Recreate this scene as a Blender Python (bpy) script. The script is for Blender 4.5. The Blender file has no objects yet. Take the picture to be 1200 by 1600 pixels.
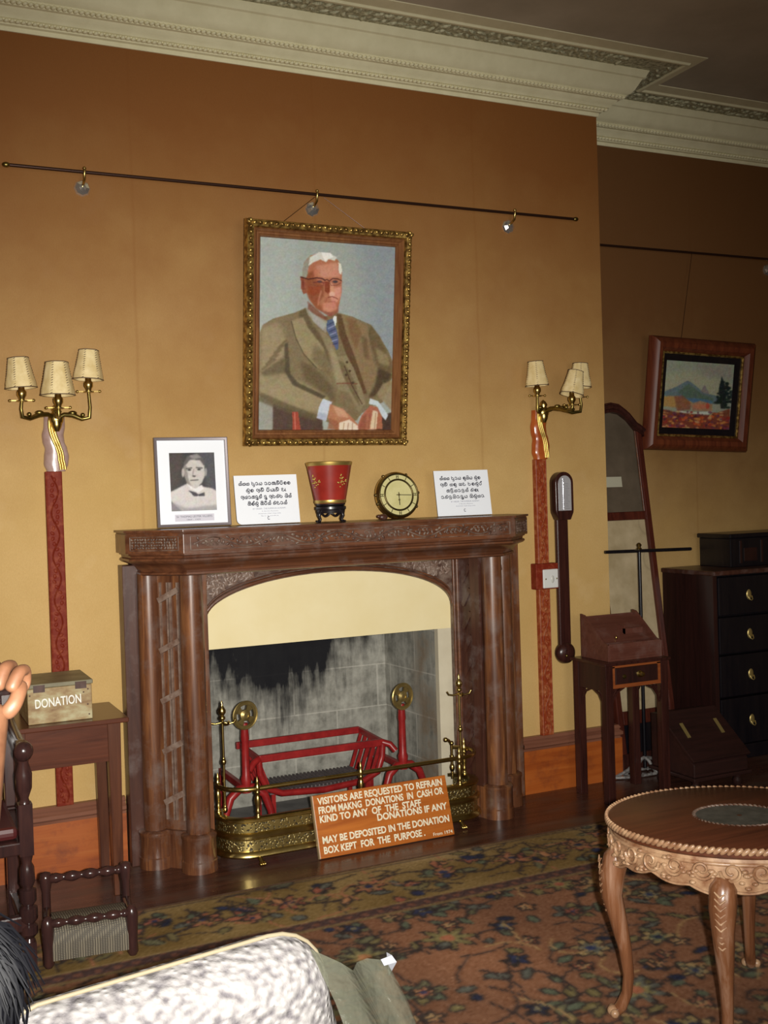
import bpy, bmesh, math, random
import numpy as np
from mathutils import Vector, Matrix
from math import sin, cos, pi, radians

S = bpy.context.scene
COL = S.collection
random.seed(7)

# ------------------------------------------------------------------ camera, world, light, exposure
FPX, CAMH = 1700.0, 1.45
_p, _r, _y = radians(0.926), radians(1.792), radians(25.234)
_f = Vector((sin(_y), cos(_y), 0)); _rt = Vector((cos(_y), -sin(_y), 0)); _d = Vector((0, 0, -1))
FWD = _f * cos(_p) + _d * sin(_p); _d2 = _d * cos(_p) - _f * sin(_p)
RIGHT = _rt * cos(_r) + _d2 * sin(_r); DOWN = _d2 * cos(_r) - _rt * sin(_r)
CAM = Vector((0, 0, CAMH))
cd = bpy.data.cameras.new('camera'); cam = bpy.data.objects.new('camera', cd); COL.objects.link(cam)
M3 = Matrix((RIGHT, -DOWN, -FWD)).transposed()
cam.matrix_world = Matrix.Translation(CAM) @ M3.to_4x4()
cd.sensor_fit = 'HORIZONTAL'; cd.sensor_width = 36.0; cd.lens = 36.0 * FPX / 1200.0
cd.clip_start = 0.05; cd.clip_end = 60
S.camera = cam

S.view_settings.view_transform = 'Standard'; S.view_settings.look = 'None'
S.view_settings.exposure = 0.0; S.view_settings.gamma = 1.0; S.view_settings.use_curve_mapping = False

W = bpy.data.worlds.new('sky'); S.world = W; W.use_nodes = True
bg = W.node_tree.nodes['Background']; bg.inputs[0].default_value = (0.75, 0.88, 1.0, 1); bg.inputs[1].default_value = 0.6

# the camera's own flash: a small lamp beside the lens, its beam falling off towards the edges
fl = bpy.data.lights.new('camera_flash', 'SPOT'); fl.energy = 790; fl.color = (1.0, 0.97, 0.90)
fl.spot_size = radians(76); fl.spot_blend = 1.0; fl.shadow_soft_size = 0.018
flo = bpy.data.objects.new('camera_flash', fl); COL.objects.link(flo)
flo.location = CAM + RIGHT * 0.075 - DOWN * 0.015 - FWD * 0.02
_aim = CAM + (FWD * FPX + RIGHT * (440 - 600) + DOWN * (960 - 800)).normalized() * 4.4
flo.rotation_euler = (_aim - flo.location).to_track_quat('-Z', 'Y').to_euler()
# added fill light, set before the unseen window behind the camera
dl = bpy.data.lights.new('added_back_fill', 'AREA'); dl.shape = 'RECTANGLE'; dl.size = 1.6; dl.size_y = 1.5
dl.energy = 45; dl.color = (1.0, 0.95, 0.85)
dlo = bpy.data.objects.new('added_back_fill', dl); COL.objects.link(dlo)
dlo.location = (1.2, -1.95, 1.55); dlo.rotation_euler = (radians(90), 0, 0)

# ------------------------------------------------------------------ mesh helpers
class B:
    def __init__(s, M=None):
        s.v = []; s.f = []; s.M = M
    def add(s, vs, fs):
        k = len(s.v)
        if s.M is not None: vs = [s.M @ Vector(p) for p in vs]
        s.v += [tuple(p) for p in vs]; s.f += [tuple(i + k for i in f) for f in fs]
        return s
    def box(s, x0, x1, y0, y1, z0, z1):
        return s.add([(x0,y0,z0),(x1,y0,z0),(x1,y1,z0),(x0,y1,z0),(x0,y0,z1),(x1,y0,z1),(x1,y1,z1),(x0,y1,z1)],
                     [(3,2,1,0),(4,5,6,7),(0,1,5,4),(1,2,6,5),(2,3,7,6),(3,0,4,7)])
    def bar(s, a, b, w, h, up=(0,0,1)):
        a = Vector(a); b = Vector(b); d = (b - a).normalized(); u = Vector(up)
        if abs(d.dot(u)) > .98: u = Vector((0, 1, 0))
        sd = d.cross(u).normalized(); u = sd.cross(d).normalized()
        vs = []
        for p in (a, b):
            for i, j in ((-1,-1),(1,-1),(1,1),(-1,1)): vs.append(p + sd*(i*w/2) + u*(j*h/2))
        return s.add(vs, [(0,1,2,3),(7,6,5,4),(0,4,5,1),(1,5,6,2),(2,6,7,3),(3,7,4,0)])
    def tube(s, pts, r, n=8, closed=False, flat=1.0, up=(0,0,1)):
        pts = [Vector(p) for p in pts]; m = len(pts)
        rs = r if isinstance(r, (list, tuple)) else [r]*m
        vs = []; fs = []; prev = None
        for i, p in enumerate(pts):
            if closed: t = pts[(i+1) % m] - pts[i-1]
            else: t = pts[min(i+1, m-1)] - pts[max(i-1, 0)]
            if t.length < 1e-9: t = Vector((0,0,1))
            t.normalize()
            if prev is None:
                u = Vector(up)
                if abs(u.dot(t)) > .95: u = Vector((1, 0, 0)) if abs(t.x) < .9 else Vector((0, 1, 0))
            else: u = prev
            u = (u - t * u.dot(t)).normalized(); prev = u; w = t.cross(u)
            for k in range(n):
                a = 2*pi*k/n
                vs.append(p + u*(cos(a)*rs[i]*flat) + w*(sin(a)*rs[i]))
        L = m if closed else m-1
        for i in range(L):
            j = (i+1) % m
            for k in range(n):
                fs.append((i*n+k, i*n+(k+1) % n, j*n+(k+1) % n, j*n+k))
        if not closed:
            fs.append(tuple(range(n-1, -1, -1))); fs.append(tuple((m-1)*n+k for k in range(n)))
        return s.add(vs, fs)
    def lathe(s, prof, c=(0,0,0), n=24, A=None):
        # prof: (radius, height) list; A: optional 3x3 turning z to the axis
        c = Vector(c); vs = []; fs = []
        for r, z in prof:
            for k in range(n):
                p = Vector((r*cos(2*pi*k/n), r*sin(2*pi*k/n), z))
                vs.append(c + (A @ p if A is not None else p))
        m = len(prof)
        for i in range(m-1):
            for k in range(n): fs.append((i*n+k, i*n+(k+1) % n, (i+1)*n+(k+1) % n, (i+1)*n+k))
        if prof[0][0] > 1e-6: fs.append(tuple(range(n-1, -1, -1)))
        if prof[-1][0] > 1e-6: fs.append(tuple((m-1)*n+k for k in range(n)))
        return s.add(vs, fs)
    def ball(s, c, r, n=12, sc=(1,1,1), A=None):
        pr = [(max(1e-5, r*sin(pi*i/(n//2+2))), -r*cos(pi*i/(n//2+2))) for i in range(n//2+3)]
        D = Matrix.Diagonal(Vector(sc)); 
        return s.lathe(pr, c, n, (A @ D) if A is not None else D)
    def prism(s, poly, z0, z1, F=None):
        n = len(poly)
        vs = [Vector((p[0], p[1], z0)) for p in poly] + [Vector((p[0], p[1], z1)) for p in poly]
        if F is not None: vs = [F @ q for q in vs]
        return s.add(vs, [tuple(range(n-1, -1, -1)), tuple(range(n, 2*n))] + [(i, (i+1) % n, n+(i+1) % n, n+i) for i in range(n)])
    def strip(s, rows, closed=False):
        # rows: equal length lists of points -> quad grid
        m = len(rows); n = len(rows[0]); vs = [p for r in rows for p in r]; fs = []
        for i in range(m-1):
            for k in range(n if closed else n-1):
                fs.append((i*n+k, i*n+(k+1) % n, (i+1)*n+(k+1) % n, (i+1)*n+k))
        return s.add(vs, fs)
    def build(s, name, mat, parent=None, smooth=35, bevel=0, seg=2, subsurf=0, fix=True):
        o3 = Vector(ORG.get(parent.name, (0,0,0))) if parent is not None else Vector((0,0,0))
        me = bpy.data.meshes.new(name); me.from_pydata([Vector(v) - o3 for v in s.v], [], s.f)
        if fix:
            bm = bmesh.new(); bm.from_mesh(me); bmesh.ops.recalc_face_normals(bm, faces=bm.faces); bm.to_mesh(me); bm.free()
        me.materials.append(mat)
        o = bpy.data.objects.new(name, me); COL.objects.link(o)
        if parent is not None:
            o.parent = parent; ORG[o.name] = tuple(o3)
        if smooth:
            me.polygons.foreach_set('use_smooth', [True]*len(me.polygons)); me.set_sharp_from_angle(angle=radians(smooth))
        if bevel:
            m = o.modifiers.new('bevel', 'BEVEL'); m.width = bevel; m.segments = seg; m.limit_method = 'ANGLE'; m.angle_limit = radians(40)
        if subsurf:
            m = o.modifiers.new('sub', 'SUBSURF'); m.levels = subsurf; m.render_levels = subsurf
        return o
ORG = {}
def thing(name, label, cat, loc, group=None):
    o = bpy.data.objects.new(name, None); COL.objects.link(o); o.location = loc; o.empty_display_size = .05
    ORG[o.name] = tuple(loc); o['label'] = label; o['category'] = cat
    if group: o['group'] = group
    return o
def tag(o, label, cat, group=None):
    o['label'] = label; o['category'] = cat
    if group: o['group'] = group
    return o
def struct(o): o['kind'] = 'structure'; return o
def rotz(a): return Matrix.Rotation(a, 4, 'Z')
def frame(o, x, y):
    # 4x4 with columns x, y, x cross y
    x = Vector(x).normalized(); y = Vector(y); y = (y - x*x.dot(y)).normalized(); z = x.cross(y)
    m = Matrix((x, y, z)).transposed().to_4x4(); m.translation = Vector(o); return m
def arc(cx, cy, rx, ry, a0, a1, n=10):
    return [(cx + rx*cos(radians(a0+(a1-a0)*i/n)), cy + ry*sin(radians(a0+(a1-a0)*i/n))) for i in range(n+1)]
AX_Y = Matrix(((1,0,0),(0,0,-1),(0,1,0)))     # turns local z to -y (towards the room) ... z -> (0,-1,0)

# ------------------------------------------------------------------ materials
def srgb(c):
    return tuple((x/12.92 if x <= .04045 else ((x+.055)/1.055)**2.4) for x in [v/255 for v in c])
def mat(name, base, rough=.5, metal=0, spec=.5, coat=0, **k):
    m = bpy.data.materials.new(name); m.use_nodes = True; b = m.node_tree.nodes['Principled BSDF']
    b.inputs['Base Color'].default_value = (*base, 1); b.inputs['Roughness'].default_value = rough
    b.inputs['Metallic'].default_value = metal; b.inputs['Specular IOR Level'].default_value = spec
    b.inputs['Coat Weight'].default_value = coat; b.inputs['Coat Roughness'].default_value = .15
    return m
class N:
    def __init__(s, m): s.t = m.node_tree; s.n = s.t.nodes; s.l = s.t.links; s.b = s.n['Principled BSDF']
    def new(s, t, **k):
        q = s.n.new(t)
        for a, v in k.items(): setattr(q, a, v)
        return q
    def coords(s, scale=(1,1,1), kind='Object', rot=(0,0,0)):
        c = s.new('ShaderNodeTexCoord'); mp = s.new('ShaderNodeMapping'); mp.inputs['Scale'].default_value = scale; mp.inputs['Rotation'].default_value = rot
        s.l.new(c.outputs[kind], mp.inputs[0]); return mp.outputs[0]
    def noise(s, vec, scale=5, detail=4, rough=.55, dist=0):
        q = s.new('ShaderNodeTexNoise'); q.inputs['Scale'].default_value = scale; q.inputs['Detail'].default_value = detail
        q.inputs['Roughness'].default_value = rough; q.inputs['Distortion'].default_value = dist; s.l.new(vec, q.inputs['Vector']); return q.outputs[0]
    def voro(s, vec, scale=5, feat='F1', out='Distance', rnd=1):
        q = s.new('ShaderNodeTexVoronoi'); q.feature = feat; q.inputs['Scale'].default_value = scale; q.inputs['Randomness'].default_value = rnd
        s.l.new(vec, q.inputs['Vector']); return q.outputs[out]
    def wave(s, vec, scale=5, dist=2, detail=2, dirn='X'):
        q = s.new('ShaderNodeTexWave'); q.bands_direction = dirn; q.inputs['Scale'].default_value = scale; q.inputs['Distortion'].default_value = dist
        q.inputs['Detail'].default_value = detail; s.l.new(vec, q.inputs['Vector']); return q.outputs['Fac']
    def ramp(s, fac, stops):
        q = s.new('ShaderNodeValToRGB'); e = q.color_ramp.elements
        while len(e) < len(stops): e.new(.5)
        for i, (p, c) in enumerate(stops):
            e[i].position = p; e[i].color = (*c, 1) if not isinstance(c, float) else (c, c, c, 1)
        s.l.new(fac, q.inputs[0]); return q.outputs[0]
    def mix(s, fac, a, b, mode='MIX'):
        q = s.new('ShaderNodeMix', data_type='RGBA', blend_type=mode)
        for i, v in ((0, fac), (6, a), (7, b)):
            if hasattr(v, 'is_output'): s.l.new(v, q.inputs[i])
            elif i == 0: q.inputs[0].default_value = v
            else: q.inputs[i].default_value = (*v, 1)
        return q.outputs[2]
    def math(s, op, a, b=None, c=None):
        q = s.new('ShaderNodeMath', operation=op)
        for i, v in enumerate((a, b, c)):
            if v is None: continue
            if hasattr(v, 'is_output'): s.l.new(v, q.inputs[i])
            else: q.inputs[i].default_value = v
        return q.outputs[0]
    def sep(s, vec):
        q = s.new('ShaderNodeSeparateXYZ'); s.l.new(vec, q.inputs[0]); return q.outputs
    def color(s, c): s.l.new(c, s.b.inputs['Base Color'])
    def rough(s, c): s.l.new(c, s.b.inputs['Roughness'])
    def bump(s, h, strength=.3, dist=.005):
        q = s.new('ShaderNodeBump'); q.inputs['Strength'].default_value = strength; q.inputs['Distance'].default_value = dist
        s.l.new(h, q.inputs['Height']); s.l.new(q.outputs[0], s.b.inputs['Normal'])

def wood(name, c1, c2, c3=None, axis='z', sc=1.0, rough=.35, spec=.5, worn=None, bump=.15):
    m = mat(name, c1, rough, spec=spec); n = N(m)
    k = {'x': (1.2, 16, 16), 'y': (16, 1.2, 16), 'z': (16, 16, 1.2)}[axis]
    v = n.coords(tuple(q*sc for q in k)); g = n.noise(v, 2.2, 6, .6, .6)
    st = [(.3, c1), (.68, c2)] if c3 is None else [(.28, c1), (.52, c2), (.72, c3)]
    col = n.ramp(g, st)
    if worn is not None:
        v2 = n.coords((1,1,1)); w = n.noise(v2, 9, 6, .65); w = n.ramp(w, [(.50, 0.0), (.72, .75)])
        col = n.mix(w, col, worn)
    n.color(col); n.bump(g, bump, .002)
    return m
def speck(name, c1, c2, scale=8, rough=.6, bump=.1, spec=.4, metal=0, lo=.35, hi=.7, dist=.003):
    m = mat(name, c1, rough, spec=spec, metal=metal); n = N(m); v = n.coords()
    g = n.noise(v, scale, 6, .6); n.color(n.ramp(g, [(lo, c1), (hi, c2)])); n.bump(g, bump, dist); return m

MT = {}
# wall covering: tan hessian paper with faint seams and stains
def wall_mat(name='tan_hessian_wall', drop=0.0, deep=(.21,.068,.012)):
    m = mat(name, (.55,.36,.14), .72, spec=.25); n = N(m); v = n.coords()
    big = n.noise(v, 1.3, 5, .6); c = n.ramp(big, [(.3, (.50,.315,.105)), (.7, (.60,.40,.165))])
    fine = n.noise(n.coords((90,90,30)), 4, 3, .6); c = n.mix(n.ramp(fine, [(.35, 0.0), (.75, .35)]), c, (.40,.24,.075))
    st = n.noise(v, 5.5, 4, .5); c = n.mix(n.ramp(st, [(.62, 0.0), (.78, .35)]), c, (.66,.47,.24))
    xs = n.sep(n.coords())[0]
    wob = n.math('MULTIPLY', n.math('SUBTRACT', n.noise(v, 2.5, 2), .5), .02)
    f = n.math('ABSOLUTE', n.math('SUBTRACT', n.math('FRACT', n.math('DIVIDE', n.math('ADD', xs, n.math('SUBTRACT', wob, .2)), .8)), .5))
    c = n.mix(n.ramp(f, [(.488, 0.0), (.499, .30)]), c, (.33,.17,.05))
    # browner and darker towards the ceiling, height mask broken up by noise
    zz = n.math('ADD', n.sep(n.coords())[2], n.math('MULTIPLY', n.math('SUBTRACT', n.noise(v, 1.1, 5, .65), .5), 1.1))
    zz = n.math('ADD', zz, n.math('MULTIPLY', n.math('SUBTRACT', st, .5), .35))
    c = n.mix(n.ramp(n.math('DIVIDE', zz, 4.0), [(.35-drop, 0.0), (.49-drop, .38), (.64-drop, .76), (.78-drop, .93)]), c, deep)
    n.color(c); n.bump(fine, .25, .002); return m
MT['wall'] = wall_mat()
MT['wall2'] = wall_mat('darker_alcove_wall', .19, (.125,.045,.012))  # same wall colour, browning starts lower and goes deeper
MT['plaster'] = speck('cream_plaster', (.74,.69,.45), (.82,.77,.52), 14, .8, .1)
MT['leaf'] = speck('dusty_leaf_plaster', (.30,.29,.18), (.62,.60,.41), 60, .85, .2, lo=.4, hi=.6)
MT['ceiling'] = speck('smoked_ceiling', (.42,.37,.28), (.58,.52,.41), 1.6, .85, .05)
def floor_mat():
    m = mat('polished_floorboards', (.1,.04,.025), .22, spec=.5); n = N(m)
    g = n.noise(n.coords((1.2,16,16)), 2.2, 6, .6, .5); c = n.ramp(g, [(.3,(.045,.018,.013)), (.7,(.115,.043,.026))])
    w = n.noise(n.coords((1,2.5,1)), 2.2, 5, .6); c = n.mix(n.ramp(w, [(.5,0.0),(.72,.7)]), c, (.13,.095,.07))
    y = n.sep(n.coords())[1]; j = n.math('ABSOLUTE', n.math('SUBTRACT', n.math('FRACT', n.math('DIVIDE', y, .13)), .5))
    c = n.mix(n.ramp(j, [(.485,0.0),(.497,.8)]), c, (.02,.01,.008)); n.color(c)
    n.rough(n.ramp(w, [(.35, .2), (.7, .42)])); n.bump(g, .1, .001); return m
MT['floor'] = floor_mat()
MT['base'] = wood('red_skirting_wood', (.24,.045,.006), (.36,.085,.012), (.40,.11,.02), 'x', .8, .45, worn=(.14,.03,.012))
MT['basecap'] = wood('skirting_cap_wood', (.16,.06,.035), (.24,.10,.06), None, 'x', 1, .3)
MT['oak'] = wood('aged_brown_teak', (.055,.018,.009), (.125,.046,.020), (.26,.105,.038), 'z', 1, .33, worn=(.165,.115,.095), bump=.25)
MT['oakx'] = wood('aged_brown_teak_rail', (.060,.020,.010), (.120,.044,.020), (.190,.070,.030), 'x', 1, .33, worn=(.165,.115,.095), bump=.25)
MT['oakdk'] = wood('dark_teak', (.040,.014,.010), (.085,.032,.020), None, 'z', 1, .35, worn=(.15,.11,.10))
MT['carve'] = speck('dusty_carved_teak', (.065,.028,.018), (.21,.15,.115), 28, .45, .4, .5, lo=.38, hi=.66)
MT['grayedge'] = speck('worn_carving_edge', (.15,.085,.06), (.27,.20,.16), 30, .42, .2, .5)
MT['cream'] = speck('cream_painted_board', (.78,.66,.37), (.82,.71,.43), 5, .55, .03)
MT['strip'] = speck('cream_plaster_strip', (.55,.49,.36), (.62,.56,.42), 9, .7, .05)
def stone_mat():
    m = mat('sooty_firebox_stone', (.35,.35,.33), .8, spec=.2); n = N(m); v = n.coords()
    s = n.sep(v); 
    g = n.noise(v, 14, 6, .65); c = n.ramp(g, [(.3,(.13,.125,.105)), (.72,(.40,.39,.34))])
    vs = n.noise(n.coords((22,22,2.2)), 1.5, 4, .6); c = n.mix(n.ramp(vs, [(.42,0.0),(.7,.38)]), c, (.48,.46,.40))
    # mortar joints: courses of 0.2 m, blocks 0.44 m
    z = n.math('DIVIDE', s[2], .205); row = n.math('FLOOR', z)
    jz = n.math('ABSOLUTE', n.math('SUBTRACT', n.math('FRACT', z), .5))
    xx = n.math('ADD', n.math('DIVIDE', n.math('ADD', s[0], s[1]), .44), n.math('MULTIPLY', row, .5))
    jx = n.math('ABSOLUTE', n.math('SUBTRACT', n.math('FRACT', xx), .5))
    jj = n.math('MAXIMUM', n.ramp(jz, [(.478,0.0),(.496,1.0)]), n.ramp(jx, [(.488,0.0),(.498,1.0)]))
    c = n.mix(n.math('MULTIPLY', jj, .45), c, (.60,.57,.50))
    # brown scorch on the cheeks near the opening
    br = n.noise(v, 7, 4, .6); bm_ = n.math('MULTIPLY', n.ramp(br, [(.45,0.0),(.62,.7)]), n.ramp(s[1], [(.10, 1.0), (.22, 0.0)]))
    # (object origin lies at the wall face; y grows into the recess)
    c = n.mix(bm_, c, (.16,.10,.05))
    # soot plume on the back wall: wide at the top, narrow below
    soot = n.math('SUBTRACT', n.math('SUBTRACT', s[2], .33), n.math('MULTIPLY', n.math('ABSOLUTE', n.math('SUBTRACT', s[0], -.10)), .66))
    streak = n.math('MULTIPLY', n.math('SUBTRACT', n.noise(n.coords((9,9,1.6)), 2.2, 5, .6), .5), .55)
    blot = n.math('MULTIPLY', n.math('SUBTRACT', n.noise(v, 4, 4, .6), .5), .35)
    so = n.ramp(n.math('ADD', n.math('ADD', soot, streak), blot), [(-.0,0.0),(.20,.98)])
    so = n.math('MULTIPLY', so, n.ramp(s[1], [(.36, .25), (.40, 1.0)]))
    c = n.mix(so, c, (.006,.006,.009)); n.color(c); n.bump(g, .4, .006); return m
MT['stone'] = stone_mat()
MT['hearth'] = speck('grey_hearth_stone', (.13,.125,.12), (.21,.20,.19), 12, .7, .2)
MT['red'] = speck('red_painted_iron', (.20,.009,.010), (.33,.020,.018), 22, .35, .15)
MT['brass'] = speck('aged_brass', (.42,.30,.09), (.62,.47,.18), 16, .28, .05, metal=1, dist=.001)
MT['brassdk'] = speck('tarnished_brass', (.20,.15,.045), (.34,.26,.08), 18, .36, .1, metal=1)
def pierced():
    m = mat('pierced_brass_sheet', (.4,.3,.1), .35, metal=1); n = N(m)
    a = n.voro(n.coords((95,95,95)), 1, 'SMOOTH_F1'); b = n.noise(n.coords((60,60,60)), 1.2, 3, .6)
    f = n.math('MULTIPLY', a, n.math('ADD', b, .5)); h = n.ramp(f, [(.24,0.0),(.38,1.0)])
    n.color(n.mix(h, (.035,.025,.012), (.46,.35,.13))); n.bump(h, .6, .004); n.l.new(h, n.b.inputs['Metallic']); return m
MT['pierced'] = pierced()
MT['gilt'] = speck('rubbed_gilt', (.16,.085,.022), (.55,.36,.10), 45, .32, .3, metal=.75, lo=.42, hi=.6)
MT['gold'] = mat('bright_gilding', (.60,.42,.12), .38, metal=.85)
MT['frameb'] = wood('bronze_frame_wood', (.14,.05,.02), (.25,.11,.04), None, 'z', 1.5, .28)
MT['rodm'] = mat('dark_brown_rod', (.05,.022,.014), .35, metal=.6)
MT['mahog'] = wood('dark_mahogany', (.022,.007,.006), (.050,.015,.011), None, 'z', 1.4, .25)
MT['mahogx'] = wood('mahogany_board', (.065,.020,.011), (.12,.036,.018), None, 'x', 1.2, .25)
MT['ebony'] = wood('near_black_wood', (.004,.004,.007), (.010,.008,.010), None, 'z', 1.2, .3)
MT['sideb'] = wood('dark_red_brown_side', (.018,.007,.006), (.034,.011,.009), None, 'z', 1.2, .35)
MT['white'] = mat('white_card', (.86,.89,.95), .5)
MT['ink'] = mat('grey_black_ink', (.09,.09,.12), .6)
MT['black'] = mat('black_carved_wood', (.012,.009,.011), .3)
MT['glass'] = mat('glass', (1,1,1), .02)

# ------------------------------------------------------------------ the room
WY, AY, CX = 4.42, 4.78, 3.31          # chimney breast face, alcove face, corner of the breast
CEIL = 3.484
o = struct(B().box(-2.2, 6.4, -2.2, 5.2, -.12, 0).build('floor', MT['floor'], smooth=0))
o = struct(B().box(-2.2, 6.4, -2.2, 5.2, CEIL, CEIL+.1).build('ceiling', MT['ceiling'], smooth=0))
b = B()
b.box(-2.2, 1.17, WY, 5.0, 0, CEIL); b.box(2.36, CX, WY, 5.0, 0, CEIL); b.box(1.17, 2.36, WY, 5.0, 1.06, CEIL); b.box(1.17, 2.36, 4.93, 5.0, 0, 1.06)
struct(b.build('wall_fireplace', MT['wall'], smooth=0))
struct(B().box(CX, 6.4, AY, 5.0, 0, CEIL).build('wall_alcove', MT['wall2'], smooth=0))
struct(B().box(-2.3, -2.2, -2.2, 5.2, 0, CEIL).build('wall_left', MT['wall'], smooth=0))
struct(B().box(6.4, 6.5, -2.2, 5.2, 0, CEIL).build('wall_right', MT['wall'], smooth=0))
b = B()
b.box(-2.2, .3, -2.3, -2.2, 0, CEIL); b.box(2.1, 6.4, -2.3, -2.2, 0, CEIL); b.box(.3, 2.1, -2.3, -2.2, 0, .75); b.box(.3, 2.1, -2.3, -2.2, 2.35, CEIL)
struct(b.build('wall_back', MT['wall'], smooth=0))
b = B()
for x in (.3, 1.17, 2.03): b.box(x, x+.07, -2.29, -2.22, .75, 2.35)
for z in (.75, 1.52, 2.28): b.box(.3, 2.1, -2.29, -2.22, z, z+.07)
struct(b.build('added_window_1', MT['plaster'], smooth=0))  # unseen window, added as an opening for the fill light

# skirting boards (board with a moulded cap), fireplace wall in two runs and the alcove
def skirting(name, x0, x1, y, ret=None):
    prof = [(0,0),(.030,0),(.030,.205),(.022,.212),(.034,.222),(.034,.236),(.020,.246),(.026,.256),(.018,.268),(0,.270)]
    root = bpy.data.objects.new(name, None); COL.objects.link(root); root['kind'] = 'structure'; ORG[name] = (0,0,0)
    for nm, pr, mt in (('board', prof[:3]+[(0,.205)], MT['base']), ('cap_moulding', [(0,.205)]+prof[2:], MT['basecap'])):
        q = B(); rows = []
        for x, end in ((x0, 0), (x1, 1)):
            rows.append([(x + (p if (end and ret) else 0), y - p, z) for p, z in pr])
        if ret: rows.append([(x1 + p, ret, z) for p, z in pr])
        q.strip([list(r) for r in rows], closed=True)
        c = q.build(nm, mt, root, smooth=30); c['kind'] = 'structure'
    return root
skirting('baseboard_left', -2.2, .885, WY)
skirting('baseboard_right', 2.765, CX, WY, AY)
skirting('baseboard_alcove', CX+.04, 6.4, AY)

# cornice swept round the corner of the chimney breast
def cornice(name, prof, mt, closed=True):
    rows = [[(-2.2, WY-P, 3.285+Q) for P, Q in prof], [(CX+P, WY-P, 3.285+Q) for P, Q in prof],
            [(CX+P, AY-P, 3.285+Q) for P, Q in prof], [(6.4, AY-P, 3.285+Q) for P, Q in prof]]
    return struct(B().strip(rows, closed=closed).build(name, mt, smooth=28))
lo = [(0,-.004),(.006,-.004),(.010,.012),(.022,.015),(.024,.020),(.038,.024),(.040,.029),(.046,.031),(.058,.046),(.070,.054),(.076,.062),(.088,.064),(.090,.070),(.104,.074),(.108,.080),(.122,.086),(.136,.102),(.148,.124),(.158,.142),(.162,.148),(.172,.152),(.180,.170),(.186,.181)]
cornice('trim_1', lo + [(.186,.2),(0,.2)], MT['plaster'])
cornice('trim_2', [(.300,.181),(.306,.177),(.318,.177),(.324,.186),(.352,.190),(.378,.196),(.380,.2),(.300,.2)], MT['plaster'])
cornice('trim_3', [(.186,.183),(.300,.185),(.300,.2),(.186,.2)], MT['leaf'])
def lumps(name, mt, P0, P1, Q, n, r):
    q = B(); rr = random.Random(5)
    runs = [((.1, WY), (CX, WY), 0), ((CX, WY), (CX, AY), 1), ((CX, AY), (5.6, AY), 0)]
    for (ax, ay), (bx, by), side in runs:
        L = math.hypot(bx-ax, by-ay); k = max(2, int(L*n))
        for i in range(k):
            t = (i+.5)/k
            for lane in (0, 1):
                P = P0 + (P1-P0)*(.28 + .44*lane) + rr.uniform(-.008, .008)
                x, y = ax+(bx-ax)*t, ay+(by-ay)*t
                c = (x + P if side else x + (P if (ax == CX) else 0), y - P, 3.285+Q)
                a = rr.uniform(0, pi); A = Matrix.Rotation(a, 3, 'Z')
                q.ball(c, r, 6, (1.5, .6, .55), A)
    return struct(q.build(name, mt, smooth=60))
lumps('trim_4', MT['leaf'], .186, .300, .184, 22, .017)
def rope(name, P, Q, r):
    q = B()
    for (ax, ay), (bx, by), o in (((0.1, WY-P), (CX+P, WY-P), 0), ((CX+P, AY-P), (5.6, AY-P), 0)):
        k = int((bx-ax)/.021)
        for i in range(k):
            x = ax + (bx-ax)*(i+.5)/k
            q.ball((x, ay, 3.285+Q), r, 6, (.8, 1.5, .9), Matrix.Rotation(.6, 3, 'Z'))
    return struct(q.build(name, MT['plaster'], smooth=60))
rope('trim_5', .040, .022, .0085); rope('trim_6', .100, .070, .0095)

# ------------------------------------------------------------------ fireplace surround
FC = 1.8025
fp = thing('fireplace_surround', 'tall carved brown wooden fireplace surround with canted corners and paired columns', 'fireplace', (1.8, WY, 0))
XL, XR, XL2, XR2, YB, YF = .885, 2.72, 1.065, 2.540, 4.235, 4.050
def fpath(i, back=WY):
    t = .414*i
    return [(XL+i, back), (XL+i, YB+t), (XL2+t, YF+i), (XR2-t, YF+i), (XR-i, YB+t), (XR-i, back)]
def fsweep(prof):
    q = B(); rows = [[(x, y, z) for x, y in fpath(i)] for i, z in prof]
    q.strip(rows)
    for r in (rows[0], rows[-1]): q.add(r, [tuple(range(6))])
    q.strip([[rw[-1] for rw in rows], [rw[0] for rw in rows]])
    return q
sh = fsweep([(.0,1.250),(0,1.322),(.004,1.330),(-.006,1.331),(-.006,1.340)]).build('mantel_shelf', MT['oakx'], fp, smooth=0, bevel=.002)
fsweep([(.012,1.250),(.012,1.243),(.020,1.240),(.022,1.232),(.014,1.228),(.012,1.221),(.020,1.213),(.038,1.207),(.052,1.198),(.062,1.185),(.066,1.176),(.060,1.172),(.060,1.165),(.072,1.160)]).build('cornice_moulding', MT['oakx'], fp, smooth=40)
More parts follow.
